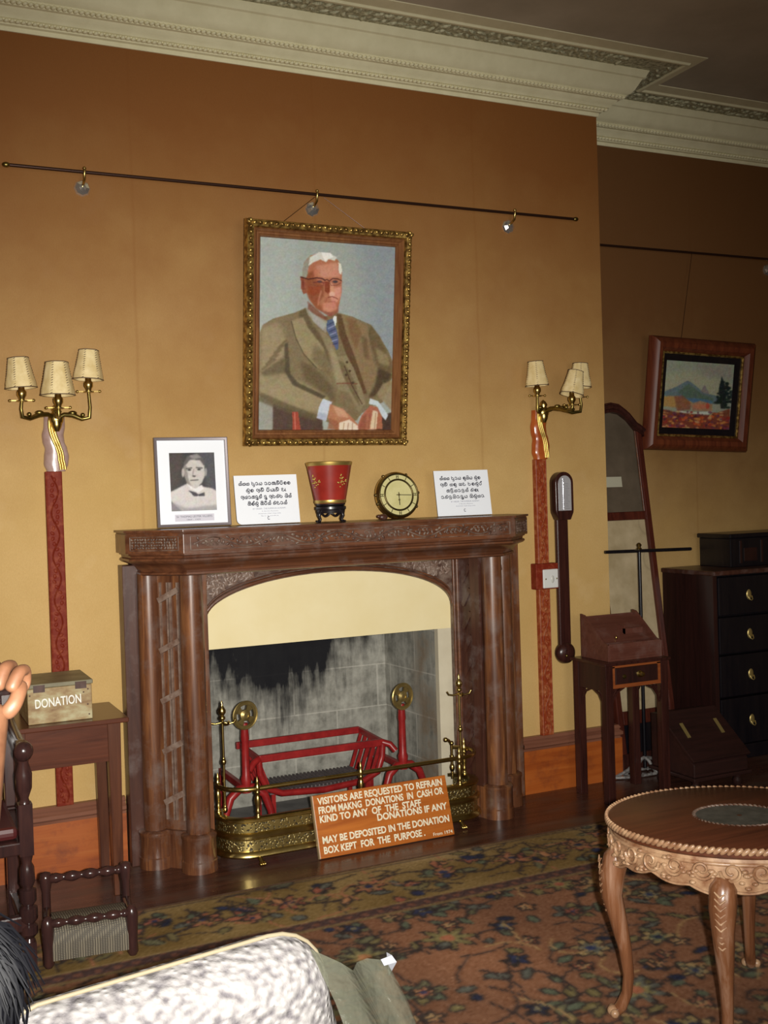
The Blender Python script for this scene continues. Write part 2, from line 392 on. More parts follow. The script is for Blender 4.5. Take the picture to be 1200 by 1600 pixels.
# frieze carving: sunk border line, running vine with leaves, one panel per face
def frieze(p0, p1, L, nm, vine=True):
    x = Vector((p1[0]-p0[0], p1[1]-p0[1], 0)); F = frame((p0[0], p0[1], 1.250), x, (0,0,1))
    q = B(F); m = .028 if vine else .022; H0, H1 = .012, .064
    for a, c in (((m,H0),(L-m,H0)), ((m,H1),(L-m,H1)), ((m,H0),(m,H1)), ((L-m,H0),(L-m,H1))):
        q.tube([(a[0],a[1],.0005),(c[0],c[1],.0005)], .0018, 6)
    rr = random.Random(3)
    if vine:
        pts = []; k = 240; lam = .262
        for i in range(k+1):
            X = m+.012 + (L-2*m-.024)*i/k; pts.append((X, .038 + .019*sin(2*pi*(X-.05)/lam), .001))
        q.tube(pts, .0032, 6)
        X = m + .03; s = 0
        while X < L-m-.02:
            ph = 2*pi*(X-.05)/lam; yv = .038 + .019*sin(ph)
            for dlt in (-1, 1):
                yy = yv + dlt*.013
                if H0+.005 < yy < H1-.005: q.ball((X+rr.uniform(-.006,.006), yy, .001), .0068, 6, (1.5, .8, .45), Matrix.Rotation(rr.uniform(0,3), 3, 'Z'))
            if abs(sin(ph)) > .8:
                sg = -1 if sin(ph) > 0 else 1
                sp = [(X + .016*(1-t)*cos(6*t), .038 + sg*.008 + .013*(1-t)*sin(6*t), .001) for t in [i/14 for i in range(15)]]
                q.tube(sp, .002, 5)
            X += .019
    else:
        X = m + .01
        while X < L-m-.006:
            for yy in (.022, .032, .043, .054):
                q.ball((X+rr.uniform(-.003,.003), yy, .001), .0058, 6, (1.3,.8,.5), Matrix.Rotation(rr.uniform(0,3), 3, 'Z'))
            X += .012
    return q.build(nm, MT['carve'], sh, smooth=60)
cl = math.hypot(XL2-XL, YB-YF)
frieze((XL2, YF-.0005), (XR2, YF-.0005), XR2-XL2, 'frieze_carving')
frieze((XL-.0004, YB-.0004), (XL2-.0004, YF-.0004), cl, 'frieze_carving', False)
frieze((XR2+.0004, YF-.0004), (XR+.0004, YB-.0004), cl, 'frieze_carving', False)
# columns
def column(x, y, r):
    q = B(); q.lathe([(r,.130),(r,.45),(r*.985,1.0),(r*.95,1.166)], (x,y,0), 28)
    c = q.build('column', MT['oak'], fp, smooth=50)
    q = B(); R_ = r*1.42
    q.lathe([(R_*1.05,0),(R_*1.05,.042),(R_*1.0,.046),(R_*1.0,.128),(R_*1.04,.132),(R_*1.04,.142),(R_*.9,.148),(r,.150)], (x,y,0), 28)
    q.build('column_base', MT['oak'], c, smooth=35)
for x, y in ((1.120,4.172),(.985,4.312),(2.485,4.172),(2.620,4.312)): column(x, y, .047)
# canted carved panels between each pair of columns
def canted(p0, p1, nm):
    L = math.hypot(p1[0]-p0[0], p1[1]-p0[1]); F = frame((p0[0],p0[1],0), (p1[0]-p0[0],p1[1]-p0[1],0), (0,0,1))
    q = B(F); q.box(0, L, 0, 1.166, -.03, 0); pn = q.build('canted_panel', MT['oak'], fp, smooth=0)
    g = B(F); a, c = L*.30, L*.70
    for X in (a, (a+c)/2-.006, (a+c)/2+.006, c): g.bar((X,.19,.004), (X,1.13,.004), .006, .012)
    for k in range(5):
        z = .28 + k*.20
        g.bar((a-.006, z-.022, .008), (c+.006, z+.022, .008), .016, .022, (0,1,0)); g.ball(((a+c)/2, z, .008), .013, 8, (1.4,1,.7))
    g.build('lattice_carving', MT['grayedge'], pn, smooth=40)
    h = B(F); h.box(0, L, 0, .135, 0, .012); h.box(0, L, .135, .150, 0, .018); h.build('plinth_block', MT['oak'], pn, smooth=0)
canted((.985,4.312), (1.120,4.172), 'l'); canted((2.485,4.172), (2.620,4.312), 'r')
# wall boards behind the columns
q = B(); q.box(.890, .985, 4.335, WY, 0, 1.20); q.build('jamb_board', MT['oakdk'], fp, smooth=0, bevel=.003)
q = B(); q.box(2.620, 2.755, 4.375, WY, 0, 1.20); q.box(2.625, 2.70, 4.335, 4.38, 0, 1.20); q.build('jamb_board', MT['oak'], fp, smooth=0, bevel=.003)
# splayed inner jambs with moulded edges, from the front column to the arch board
def splay(a, c, s):
    F = frame((a[0],a[1],0), (c[0]-a[0], c[1]-a[1], 0), (0,0,1)); L = math.hypot(c[0]-a[0], c[1]-a[1])
    q = B(F); q.box(0, L, 0, 1.166, -.02, 0); q.box(L*.70, L+.01, 0, 1.166, 0, .012); q.box(0, L*.28, 0, 1.166, 0, .008)
    j = q.build('splayed_jamb', MT['oakdk'], fp, smooth=0, bevel=.002)
    g = B(F); z = .10
    while z < 1.1:
        g.bar((L*.36, z, .002), (L*.66, z+.075, .002), .022, .008, (0,0,1)); z += .105
    g.build('twist_carving', MT['oakdk'], j, smooth=40)
    h = B(F); h.tube([(L*.22,.0,.010),(L*.22,1.15,.010)], .008, 8); h.tube([(L*.08,.0,.010),(L*.08,1.15,.010)], .008, 8); h.build('bead_moulding', MT['oakx'], j, smooth=50)
    h = B(F); h.box(L*.5, L+.012, 0, .14, 0, .020); h.build('plinth_block', MT['oak'], j, smooth=0)
splay((2.385,4.345), (2.430,4.190), 1)
F_ = None
q = B(); q.prism([(1.165,4.19),(1.190,4.19),(1.222,4.345),(1.165,4.345)], 0, 1.166); q.build('splayed_jamb', MT['oak'], fp, smooth=0, bevel=.002)
# arch board
pts = [(1.795 - .580*cos(pi*i/40), .935 + .188*sin(pi*i/40)**.92) for i in range(41)]
poly = [(1.16,0),(1.215,0)] + pts + [(2.375,0),(2.44,0),(2.44,1.166),(1.16,1.166)]
q = B(); n_ = len(poly)
fr, bk = [(x,4.340,z) for x,z in poly], [(x,4.362,z) for x,z in poly]
# build as quads between arch and outer edge so no large concave faces are needed
def colm(x0,x1,z0,z1): q.box(x0,x1,4.340,4.362,z0,z1)
colm(1.16,1.215,0,.935); colm(2.375,2.44,0,.935); colm(1.16,1.215,.935,1.166); colm(2.375,2.44,.935,1.166)
for i in range(40):
    (xa,za),(xb,zb) = pts[i], pts[i+1]
    q.add([(xa,4.34,za),(xb,4.34,zb),(xb,4.34,1.166),(xa,4.34,1.166),(xa,4.362,za),(xb,4.362,zb),(xb,4.362,1.166),(xa,4.362,1.166)],
          [(0,1,2,3),(7,6,5,4),(0,4,5,1),(2,6,7,3)])
ab = q.build('arch_board', MT['carve'], fp, smooth=20, fix=False)
q = B(); q.tube([(x, 4.338, z+.012) for x, z in pts], .009, 8); q.tube([(x, 4.336, z+.028) for x, z in pts], .004, 6); q.build('arch_moulding', MT['oakx'], ab, smooth=60)
rr = random.Random(11)
for s in (-1, 1):
    q = B()
    for i in range(150):
        u = rr.uniform(.20, .565); v = rr.uniform(0, 1); X = 1.795 + s*u
        zlo = .935 + .188*max(0, 1-(u/.58)**2)**.5 + .045; zhi = 1.150
        if zhi - zlo < .02: continue
        z = zlo + (zhi-zlo)*v
        q.ball((X, 4.339, z), rr.uniform(.006,.012), 6, (1.6,.35,.7), Matrix.Rotation(rr.uniform(0,3), 3, 'Y'))
    q.build('leaf_carving', MT['grayedge'], ab, smooth=60)
# cream board closing the top of the opening and the pale strip down the right edge
q = B(); q.box(1.175, 2.40, 4.364, 4.384, .832, 1.15); q.build('cream_panel', MT['cream'], fp, smooth=0)
q = B(); q.box(2.309, 2.42, 4.366, 4.420, 0, .833); q.build('plaster_strip', MT['strip'], fp, smooth=0, bevel=.002)
q = B(); q.box(1.172, 1.216, 4.366, 4.420, 0, .833); q.build('plaster_strip', MT['strip'], fp, smooth=0, bevel=.002)
# stone lining of the firebox
q = B()
q.prism([(2.309,4.40),(2.358,4.40),(2.358,4.88),(2.275,4.88)], 0, 1.05)
q.prism([(1.172,4.40),(1.216,4.40),(1.250,4.88),(1.172,4.88)], 0, 1.05)
q.box(1.172, 2.358, 4.87, 4.92, 0, 1.05)
q.build('firebox_lining', MT['stone'], fp, smooth=0)
q = B(); q.box(1.175, 2.355, 4.385, 4.88, .001, .012); q.build('hearth_stone', MT['hearth'], fp, smooth=0)

# ------------------------------------------------------------------ painted surfaces: a fine grid with one colour per point
def grid_paint(name, img, P00, P10, P01, P11, mt, parent):
    # img: H x W x 3 sRGB 0..255, row 0 at the top; corners: top-left, top-right, bottom-left, bottom-right
    H_, W_ = img.shape[:2]; o3 = np.array(ORG[parent.name]) if parent is not None else np.zeros(3)
    u, v = np.meshgrid(np.linspace(0,1,W_), np.linspace(0,1,H_)); u = u[...,None]; v = v[...,None]
    P = (1-u)*(1-v)*np.array(P00) + u*(1-v)*np.array(P10) + (1-u)*v*np.array(P01) + u*v*np.array(P11) - o3
    idx = np.arange(H_*W_).reshape(H_, W_)
    q = np.stack([idx[1:,:-1], idx[1:,1:], idx[:-1,1:], idx[:-1,:-1]], -1).reshape(-1,4)
    me = bpy.data.meshes.new(name); me.from_pydata(P.reshape(-1,3).tolist(), [], q.tolist())
    c = np.clip(img.reshape(-1,3)/255.0, 0, 1); c = np.where(c <= .04045, c/12.92, ((c+.055)/1.055)**2.4)
    at = me.color_attributes.new('paint', 'FLOAT_COLOR', 'POINT')
    at.data.foreach_set('color', np.concatenate([c, np.ones((len(c),1))], 1).astype(np.float32).ravel())
    me.materials.append(mt); o = bpy.data.objects.new(name, me); COL.objects.link(o)
    if parent is not None: o.parent = parent; ORG[o.name] = tuple(o3)
    return o
def paint_mat(name, rough=.5, gain=1.0, coat=0):
    m = mat(name, (.5,.5,.5), rough, spec=.35, coat=coat); n = N(m)
    a = n.new('ShaderNodeVertexColor', layer_name='paint'); c = a.outputs[0]
    if gain != 1: c = n.mix(1.0, c, (gain,)*3, 'MULTIPLY')
    n.color(c); g = n.noise(n.coords((60,60,60)), 4, 3); n.bump(g, .06, .002); return m
def blur(a, s):
    if s <= 0: return a
    r = int(3*s+1); k = np.exp(-.5*(np.arange(-r, r+1)/s)**2); k /= k.sum()
    for ax in (0, 1):
        pad = [(r, r) if i == ax else (0, 0) for i in range(a.ndim)]; p = np.pad(a, pad, mode='edge'); out = 0
        for i, w in enumerate(k):
            sl = [slice(None)]*a.ndim; sl[ax] = slice(i, i+a.shape[ax]); out = out + w*p[tuple(sl)]
        a = out
    return a
class Paint:
    def __init__(s, W_, H_, quad, bgc):
        # quad: TL, TR, BR, BL corners in the sketch's own coordinates
        s.W, s.H = W_, H_; s.im = np.zeros((H_, W_, 3)) + np.array(bgc, float)
        u, v = np.meshgrid((np.arange(W_)+.5)/W_, (np.arange(H_)+.5)/H_)
        TL, TR, BR, BL = [np.array(q, float) for q in quad]
        P = ((1-u)*(1-v))[...,None]*TL + (u*(1-v))[...,None]*TR + (u*v)[...,None]*BR + ((1-u)*v)[...,None]*BL
        s.X, s.Y = P[...,0], P[...,1]; s.k = W_/np.linalg.norm(TR-TL); s.rs = np.random.RandomState(3)
    def mask(s, poly):
        m = np.zeros(s.X.shape, bool); n = len(poly); j = n-1
        for i in range(n):
            xi, yi = poly[i]; xj, yj = poly[j]
            if yi != yj: m ^= ((yi > s.Y) != (yj > s.Y)) & (s.X < (xj-xi)*(s.Y-yi)/(yj-yi)+xi)
            j = i
        return m.astype(float)
    def lay(s, m, c, op=1): s.im += (m*op)[...,None]*(np.array(c, float)-s.im)
    def poly(s, c, pts, soft=6, op=1): s.lay(blur(s.mask(pts), soft*s.k*.42), c, op)
    def ell(s, c, x, y, rx, ry, soft=6, op=1, rot=0):
        a = radians(rot); dx, dy = s.X-x, s.Y-y; X = dx*cos(a)+dy*sin(a); Y = -dx*sin(a)+dy*cos(a)
        d = np.sqrt((X/rx)**2+(Y/ry)**2); s.lay(np.clip((1-d)*min(rx,ry)/max(soft,.5)+.5, 0, 1), c, op)
    def line(s, c, pts, w, soft=2, op=1):
        m = np.zeros(s.X.shape)
        for (x0,y0),(x1,y1) in zip(pts[:-1], pts[1:]):
            L = (x1-x0)**2+(y1-y0)**2; t = np.clip(((s.X-x0)*(x1-x0)+(s.Y-y0)*(y1-y0))/max(L,1e-6), 0, 1)
            d = np.hypot(s.X-x0-t*(x1-x0), s.Y-y0-t*(y1-y0)); m = np.maximum(m, np.clip((w/2-d)/soft+.5, 0, 1))
        s.lay(m, c, op)
    def grain(s, amp, size=1.0):
        g = blur(s.rs.randn(s.H, s.W, 1), size); g /= g.std()+1e-9; s.im = s.im + g*amp
        g = blur(s.rs.randn(s.H, s.W, 3), size*3); g /= g.std()+1e-9; s.im = np.clip(s.im + g*amp*.6, 0, 255)

# ---- the large portrait: an elderly man in a tan three-piece suit, seated, hands crossed
p = Paint(230, 326, [(188,192),(1002,254),(985,1408),(180,1408)], (160,168,162))
p.poly((140,150,158), [(760,150),(1100,150),(1100,1100),(820,900)], 120, .8); p.poly((172,180,176), [(100,150),(420,150),(380,720),(100,800)], 80, .6)
p.poly((150,150,140), [(100,1160),(275,1240),(270,1420),(100,1420)], 10)
p.poly((82,62,52), [(265,1235),(560,1260),(560,1420),(262,1420)], 8); p.poly((70,55,45), [(880,1330),(1000,1290),(1000,1420),(880,1420)], 8)
jk = [(188,790),(205,742),(262,702),(400,660),(455,632),(560,690),(640,662),(740,690),(850,738),(905,810),(960,900),(992,970),(992,1060),(930,1230),(860,1260),(800,1300),(700,1420),(560,1340),(520,1330),(260,1240),(180,1180)]
p.poly((126,111,82), jk, 5)
p.poly((158,142,110), [(200,760),(300,720),(345,860),(330,1000),(250,1080),(190,1090)], 26, .8)
p.poly((92,80,56), [(196,1040),(330,940),(350,1060),(240,1130)], 16, .75); p.poly((160,146,112), [(190,1070),(330,1040),(480,1130),(600,1190),(540,1300),(360,1260),(190,1180)], 20, .75)
p.poly((96,84,60), [(190,1165),(330,1230),(520,1310),(520,1350),(330,1290),(180,1220)], 14, .8); p.poly((74,64,46), [(330,860),(350,850),(365,1050),(420,1110),(580,1190),(560,1210),(380,1120),(335,1040)], 9, .85)
for a in range(5): p.line((92,78,52), [(205+a*22, 1020-a*34), (275+a*16, 960-a*30)], 12, 12, .6)
p.poly((98,84,58), [(412,660),(456,636),(485,720),(540,800),(585,900),(600,980),(500,860),(430,760)], 8, .9)   # inner left lapel shade
p.poly((150,136,102), [(368,716),(440,690),(470,760),(560,880),(610,1040),(520,1010),(440,920),(395,820)], 8)     # left lapel
p.poly((112,98,70), [(505,860),(590,930),(610,1060),(560,1030),(490,960)], 18, .75); p.line((84,72,50), [(370,718),(398,826),(445,925),(520,1010)], 7, 5, .8)
p.poly((92,76,52), [(420,970),(500,1000),(620,1130),(640,1240),(580,1190),(450,1080)], 20, .65)
p.poly((104,86,58), [(850,740),(905,810),(985,980),(985,1080),(930,1090),(880,960),(830,800)], 12, .85); p.poly((150,134,100), [(880,880),(960,930),(975,1000),(900,980)], 16, .8)
p.poly((74,58,42), [(900,1010),(985,1050),(960,1110),(880,1190),(840,1200),(880,1120)], 14, .85); p.poly((148,132,100), [(930,1110),(990,1090),(990,1290),(930,1220),(890,1180)], 10, .9)
p.poly((138,116,84), [(640,664),(740,690),(830,750),(850,900),(890,1040),(850,1170),(800,1120),(740,960),(680,800)], 8)      # right front
p.poly((92,66,42), [(640,668),(668,676),(700,800),(760,960),(830,1170),(810,1180),(720,980),(655,800)], 7, .9)
p.poly((118,84,52), [(700,690),(760,710),(790,800),(760,900),(720,800)], 16, .6); p.poly((100,80,54), [(790,800),(830,830),(840,960),(810,940)], 14, .7)
p.poly((140,126,96), [(530,760),(600,820),(645,940),(700,930),(745,1010),(800,1150),(820,1240),(780,1290),(690,1240),(650,1160),(630,1000)], 6)  # waistcoat
p.poly((164,150,118), [(600,860),(650,960),(700,1090),(640,1110),(610,980)], 14, .7); p.poly((104,88,60), [(650,960),(690,980),(760,1110),(790,1260),(740,1180),(680,1060)], 8, .7)
p.line((120,74,56), [(645,1110),(700,1108),(765,1112)], 8, 5, .8); p.poly((120,104,76), [(650,1150),(720,1170),(780,1300),(770,1350),(690,1260)], 10, .8)
p.line((80,58,42), [(690,1000),(735,1120),(800,1240)], 7, 4, .8)
for x, y in ((700,1055),(722,1030),(705,975),(742,1105)): p.ell((80,62,44), x, y, 8, 8, 4)
p.poly((152,146,132), [(455,635),(480,640),(570,700),(590,740),(575,790),(520,740),(470,680)], 6)            # collar shade
p.poly((218,222,224), [(628,680),(640,690),(636,742),(620,750),(608,716)], 3); p.poly((170,172,168), [(470,640),(560,716),(585,740),(560,770),(500,720)], 8, .7)
p.poly((88,98,128), [(582,712),(616,700),(640,770),(652,830),(650,890),(640,900),(610,830),(578,770)], 3)   # tie
for a in range(7): p.line((150,158,186) if a % 2 else (58,64,98), [(584+a*6, 742+a*20), (622+a*4, 722+a*22)], 8, 4, .75)
p.poly((150,92,72), [(462,560),(520,640),(600,690),(650,660),(652,600),(560,640)], 8)                          # neck
p.poly((124,72,52), [(465,590),(540,660),(590,700),(572,712),(500,670),(468,640)], 8, .8)
hd = [(436,400),(445,350),(480,310),(540,290),(600,300),(650,340),(668,390),(672,470),(668,540),(655,610),(636,650),(600,662),(560,652),(515,630),(482,590),(462,545),(448,520)]
p.poly((176,112,84), hd, 5)
p.poly((138,76,46), [(440,430),(500,400),(520,470),(560,490),(560,560),(530,600),(560,650),(515,632),(482,590),(460,540)], 12, .85)
p.poly((150,66,34), [(470,500),(540,495),(545,540),(500,560),(465,540)], 10, .7)
p.poly((206,146,122), [(520,370),(640,350),(664,400),(660,440),(560,446),(520,430)], 14, .9); p.poly((190,120,88), [(500,400),(540,390),(540,440),(500,450)], 10, .7)
p.poly((214,150,130), [(610,510),(668,500),(664,560),(640,600),(610,590),(596,560)], 9, .9); p.poly((206,140,116), [(560,600),(630,590),(640,640),(600,658),(560,648)], 10, .85)
p.poly((128,58,34), [(566,470),(596,470),(600,530),(586,545),(566,530)], 5, .9); p.poly((214,156,128), [(598,470),(620,490),(622,540),(600,545)], 5, .8)
p.ell((226,180,158), 612, 548, 17, 15, 6, .9); p.line((120,54,44), [(588,568),(610,562),(634,570),(646,578)], 5, 4, .9)
p.line((196,130,104), [(545,530),(530,590),(528,615)], 10, 8, .7); p.line((150,80,62), [(580,574),(572,600)], 6, 6, .5); p.line((150,86,70), [(590,596),(630,594)], 6, 6, .6)
p.poly((146,84,60), [(424,440),(442,438),(455,500),(460,540),(440,548),(426,510)], 4); p.poly((112,54,38), [(430,455),(442,460),(446,520),(434,520)], 4, .7)
p.poly((150,146,132), [(436,440),(434,400),(446,350),(480,312),(500,330),(470,380),(462,440),(452,450)], 5)
p.poly((214,214,206), [(478,318),(530,288),(590,290),(640,318),(625,340),(590,330),(575,350),(540,332),(500,350),(470,372)], 5)
p.poly((238,238,232), [(545,290),(600,292),(618,318),(590,326),(570,346),(556,320)], 4); p.poly((228,226,210), [(648,350),(664,360),(672,400),(664,428),(652,410)], 4)
p.line((70,30,26), [(424,442),(470,455),(520,446),(555,452),(568,462)], 7, 3); p.line((70,30,26), [(568,462),(580,456),(594,466)], 5, 3); p.line((70,32,28), [(594,466),(615,450),(645,452),(668,464)], 5, 3)
p.line((110,50,42), [(500,476),(535,470),(560,478)], 8, 5, .8); p.ell((84,60,58), 536, 470, 14, 8, 4, .9); p.ell((66,56,58), 630, 470, 16, 8, 4, .9); p.line((120,60,46), [(566,470),(560,492),(520,500),(500,488)], 4, 3, .7); p.line((120,64,50), [(596,472),(606,494),(640,492),(664,476)], 4, 3, .7)
p.poly((196,204,216), [(560,1206),(615,1228),(600,1270),(580,1350),(524,1330),(536,1260)], 5); p.poly((160,168,186), [(536,1290),(584,1306),(578,1350),(524,1330)], 8, .7)
p.poly((196,208,216), [(850,1204),(900,1222),(965,1310),(950,1345),(925,1320),(890,1250),(842,1240)], 5)
p.poly((176,120,90), [(602,1240),(680,1270),(740,1330),(790,1390),(775,1410),(640,1410),(590,1330)], 6); p.poly((206,160,128), [(620,1250),(690,1280),(720,1330),(650,1320)], 10, .8)
p.poly((224,206,186), [(660,1360),(720,1340),(775,1380),(778,1410),(656,1410)], 5); p.poly((150,92,66), [(600,1330),(650,1350),(660,1410),(590,1400)], 8, .8)
for a in range(3): p.line((150,104,80), [(690+a*26,1362),(684+a*28,1408)], 4, 4, .8)
p.poly((168,104,78), [(800,1310),(850,1250),(895,1258),(925,1320),(930,1400),(780,1410),(776,1370)], 6); p.poly((222,202,170), [(868,1280),(900,1290),(890,1400),(850,1400)], 6, .9); p.poly((140,80,58), [(800,1320),(830,1300),(820,1410),(778,1410)], 8, .7)
for a in range(2): p.line((134,80,60), [(850+a*36,1300),(840+a*40,1400)], 4, 4, .7)
p.poly((158,70,52), [(378,1292),(412,1290),(430,1420),(380,1420)], 4); p.line((206,130,110), [(392,1296),(396,1410)], 6, 4, .7)
p.im = blur(p.im, .45); p.grain(3.0, .8); PORTRAIT = p.im

def mitred_frame(F, W_, H_, prof, mt, name, parent):
    # prof: list of (inset from the outer edge, height); F: local frame at the lower left outer corner, z towards the room
    q = B(F); rows = []
    for i, z in prof: rows.append([(i,i,z),(W_-i,i,z),(W_-i,H_-i,z),(i,H_-i,z)])
    q.strip(rows, closed=True); return q.build(name, mt, parent, smooth=30)
# big portrait in a gilt frame, leaning forward from the wall
PW, PH = .756, .933
lean = radians(7.0); up = Vector((.0028, -sin(lean), cos(lean)))
F = frame((1.422, 4.392, 1.672), (1, 0, -.0028), up)
T = thing('framed_portrait', 'large gilt framed oil portrait of a seated grey haired man in a tan suit', 'painting', F @ Vector((PW/2, 0, 0)))
fo = mitred_frame(F, PW, PH, [(.0,0),(0,.022),(.004,.036),(.014,.044),(.030,.040),(.034,.028),(.034,.0)], MT['gilt'], 'outer_frame', T)
q = B(F); rr = random.Random(4)
for L_, fx in ((PW, lambda t: (t, .016)), (PW, lambda t: (t, PH-.016)), (PH, lambda t: (.016, t)), (PH, lambda t: (PW-.016, t))):
    k = int(L_/.024)
    for i in range(k+1):
        x, y = fx(.008+(L_-.016)*i/k); q.ball((x, y, .043), .0105, 6, (1.15,.8,.7), Matrix.Rotation(.7 if i % 2 else -.7, 3, 'Z'))
q.build('leaf_ornament', MT['gilt'], fo, smooth=60)
mitred_frame(F, PW, PH, [(.034,.0),(.034,.026),(.039,.032),(.044,.026),(.050,.016),(.056,.016),(.060,.022),(.066,.016),(.069,.006),(.069,.0)], MT['frameb'], 'inner_frame', T)
cv = [F @ Vector(v) for v in ((.068,PH-.068,.005),(PW-.068,PH-.068,.005),(.068,.068,.005),(PW-.068,.068,.005))]
MT['oil'] = paint_mat('oil_paint', .42, 1.0, .1)
grid_paint('canvas', PORTRAIT, *cv, MT['oil'], T)
q = B(F); q.box(.02, PW-.02, .02, PH-.02, -.012, .003); q.build('backing_board', MT['sideb'], T, smooth=0)
q = B()
for s in (-1, 1): q.tube([F @ Vector((PW/2+s*.30, PH*.92, -.006)), Vector((1.8+s*.02, 4.372, 2.742))], .0012, 5)
q.build('hanging_wire', MT['rodm'], T)

# ---- small landscape in a dark frame in the alcove
p = Paint(150, 140, [(212,368),(928,404),(876,1052),(158,1046)], (150,158,140))
p.poly((172,170,140), [(200,500),(520,480),(900,600),(900,760),(180,760)], 50, .7); p.poly((150,140,132), [(480,400),(900,420),(900,560),(600,520)], 40, .6)
p.poly((104,122,128), [(180,690),(320,630),(430,570),(500,610),(600,690),(760,720),(760,800),(180,760)], 7); p.poly((86,108,86), [(330,690),(440,600),(560,690),(700,740),(700,790),(420,760)], 12, .7)
p.poly((120,104,116), [(560,680),(610,610),(660,700)], 10, .6); p.poly((80,116,150), [(400,740),(560,745),(700,770),(680,800),(480,790)], 8, .8)
p.poly((178,142,84), [(170,730),(330,730),(480,790),(400,850),(170,830)], 14); p.poly((136,84,66), [(290,730),(380,720),(470,800),(460,860),(320,880)], 14, .8); p.poly((168,128,100), [(460,800),(560,770),(690,800),(690,870),(480,870)], 10)
p.ell((196,120,90), 560, 825, 70, 26, 10, .8); p.ell((190,70,60), 640, 820, 20, 30, 8, .8); p.poly((206,212,196), [(305,872),(480,885),(700,868),(640,905),(420,908)], 6)
p.poly((128,66,50), [(160,860),(320,890),(660,910),(880,840),(880,1060),(150,1060)], 12)
rs = np.random.RandomState(2)
for i in range(150):
    x, y = rs.uniform(160,870), rs.uniform(880,1050); c = [(196,92,52),(206,140,70),(110,60,84),(150,50,44),(200,160,110),(84,44,52)][rs.randint(6)]
    p.ell(c, x, y, rs.uniform(8,26), rs.uniform(6,16), 8, .8)
for i in range(60):
    t = rs.uniform(0,1)**.7; y = 530+300*t; x = 810 + rs.uniform(-1,1)*(20+110*t) + 30*t; p.ell((30,44,42), x, y, rs.uniform(14,30), rs.uniform(8,18), 8, .9)
p.poly((28,40,40), [(790,520),(830,620),(850,840),(780,840),(760,640)], 8, .9)
p.im = blur(p.im, .6); p.grain(4, .8); LAND = p.im
lean = radians(6.7); up = Vector((.0323, -sin(lean), cos(lean)))
LW, LH = .727, .613
F = frame((3.786, 4.742, 1.650), (1, 0, -.0323), up)
T = thing('framed_landscape', 'small mountain landscape painting in a wide dark red frame hanging in the alcove', 'painting', F @ Vector((LW/2, 0, 0)))
MT['redframe'] = wood('red_brown_frame_wood', (.075,.016,.008), (.16,.040,.015), None, 'z', 1.2, .42, spec=.3)
mitred_frame(F, LW, LH, [(0,0),(0,.020),(.012,.042),(.034,.056),(.058,.052),(.074,.034),(.078,.028),(.078,.0)], MT['redframe'], 'outer_frame', T)
mitred_frame(F, LW, LH, [(.078,0),(.078,.030),(.086,.032),(.090,.026),(.090,.0)], MT['gilt'], 'gilt_slip', T)
mitred_frame(F, LW, LH, [(.090,0),(.090,.020),(.125,.008),(.125,.0)], MT['ebony'], 'dark_mount', T)
cv = [F @ Vector(v) for v in ((.124,LH-.124,.006),(LW-.124,LH-.124,.006),(.124,.124,.006),(LW-.124,.124,.006))]
grid_paint('canvas', LAND, *cv, MT['oil'], T)
q = B(F); q.box(.02, LW-.02, .02, LH-.02, -.012, .004); q.build('backing_board', MT['sideb'], T, smooth=0)
q = B(); q.tube([F @ Vector((LW*.3, LH*.9, -.004)), Vector((4.17, 4.735, 2.735))], .0012, 5); q.build('hanging_wire', MT['rodm'], T)

# ------------------------------------------------------------------ text as meshes
def text(body, F, parent, mt, name, width=None, height=None, bold=0.0, depth=.0008, align='LEFT', shear=0):
    cu = bpy.data.curves.new(name, 'FONT'); cu.body = body; cu.size = 1; cu.align_x = align; cu.offset = bold; cu.shear = shear; cu.resolution_u = 3
    to = bpy.data.objects.new(name, cu); COL.objects.link(to); bpy.context.view_layer.update()
    me = bpy.data.meshes.new_from_object(to.evaluated_get(bpy.context.evaluated_depsgraph_get())); bpy.data.objects.remove(to); bpy.data.curves.remove(cu)
    co = np.array([v.co[:] for v in me.vertices]); lo, hi = co.min(0), co.max(0)
    sx = (width/(hi[0]-lo[0])) if width else None; sy = (height/(.70)) if height else sx
    if sx is None: sx = sy
    q = B(F); q.add([((x-lo[0])*sx, y*sy, depth) for x, y, z in co], [tuple(pl.vertices) for pl in me.polygons]); bpy.data.meshes.remove(me)
    return q, (hi[0]-lo[0])*sx

# ---- small framed photograph leaning on the wall, left end of the mantel shelf
SZ = 1.340
p = Paint(84, 112, [(190,205),(512,205),(537,630),(214,632)], (52,50,52))
p.poly((84,84,90), [(380,200),(520,200),(540,520),(460,480)], 40, .8); p.poly((76,62,56), [(190,200),(290,200),(270,440),(200,480)], 30, .7)
p.poly((206,200,198), [(205,490),(300,440),(330,430),(430,455),(500,470),(545,500),(545,640),(300,640),(212,560)], 8); p.poly((150,146,150), [(210,560),(320,610),(540,590),(540,640),(210,640)], 18, .8)
p.poly((196,190,186), [(300,300),(330,240),(400,238),(440,290),(448,370),(425,430),(380,470),(330,440),(305,380)], 6); p.poly((136,128,124), [(296,300),(316,300),(330,400),(350,450),(320,430),(300,370)], 9, .9)
p.poly((92,88,88), [(292,290),(320,232),(380,214),(430,240),(448,300),(436,300),(410,262),(340,258),(306,300)], 7); p.poly((150,146,144), [(330,228),(390,216),(420,244),(360,256)], 8, .8)
p.ell((178,170,166), 292, 350, 10, 34, 4); p.ell((150,146,146), 452, 350, 9, 30, 4)
p.line((80,74,74), [(316,322),(352,318)], 9, 6, .9); p.line((80,74,74), [(386,316),(426,320)], 9, 6, .9); p.ell((56,52,54), 336, 332, 12, 7, 5); p.ell((56,52,54), 404, 330, 12, 7, 5)
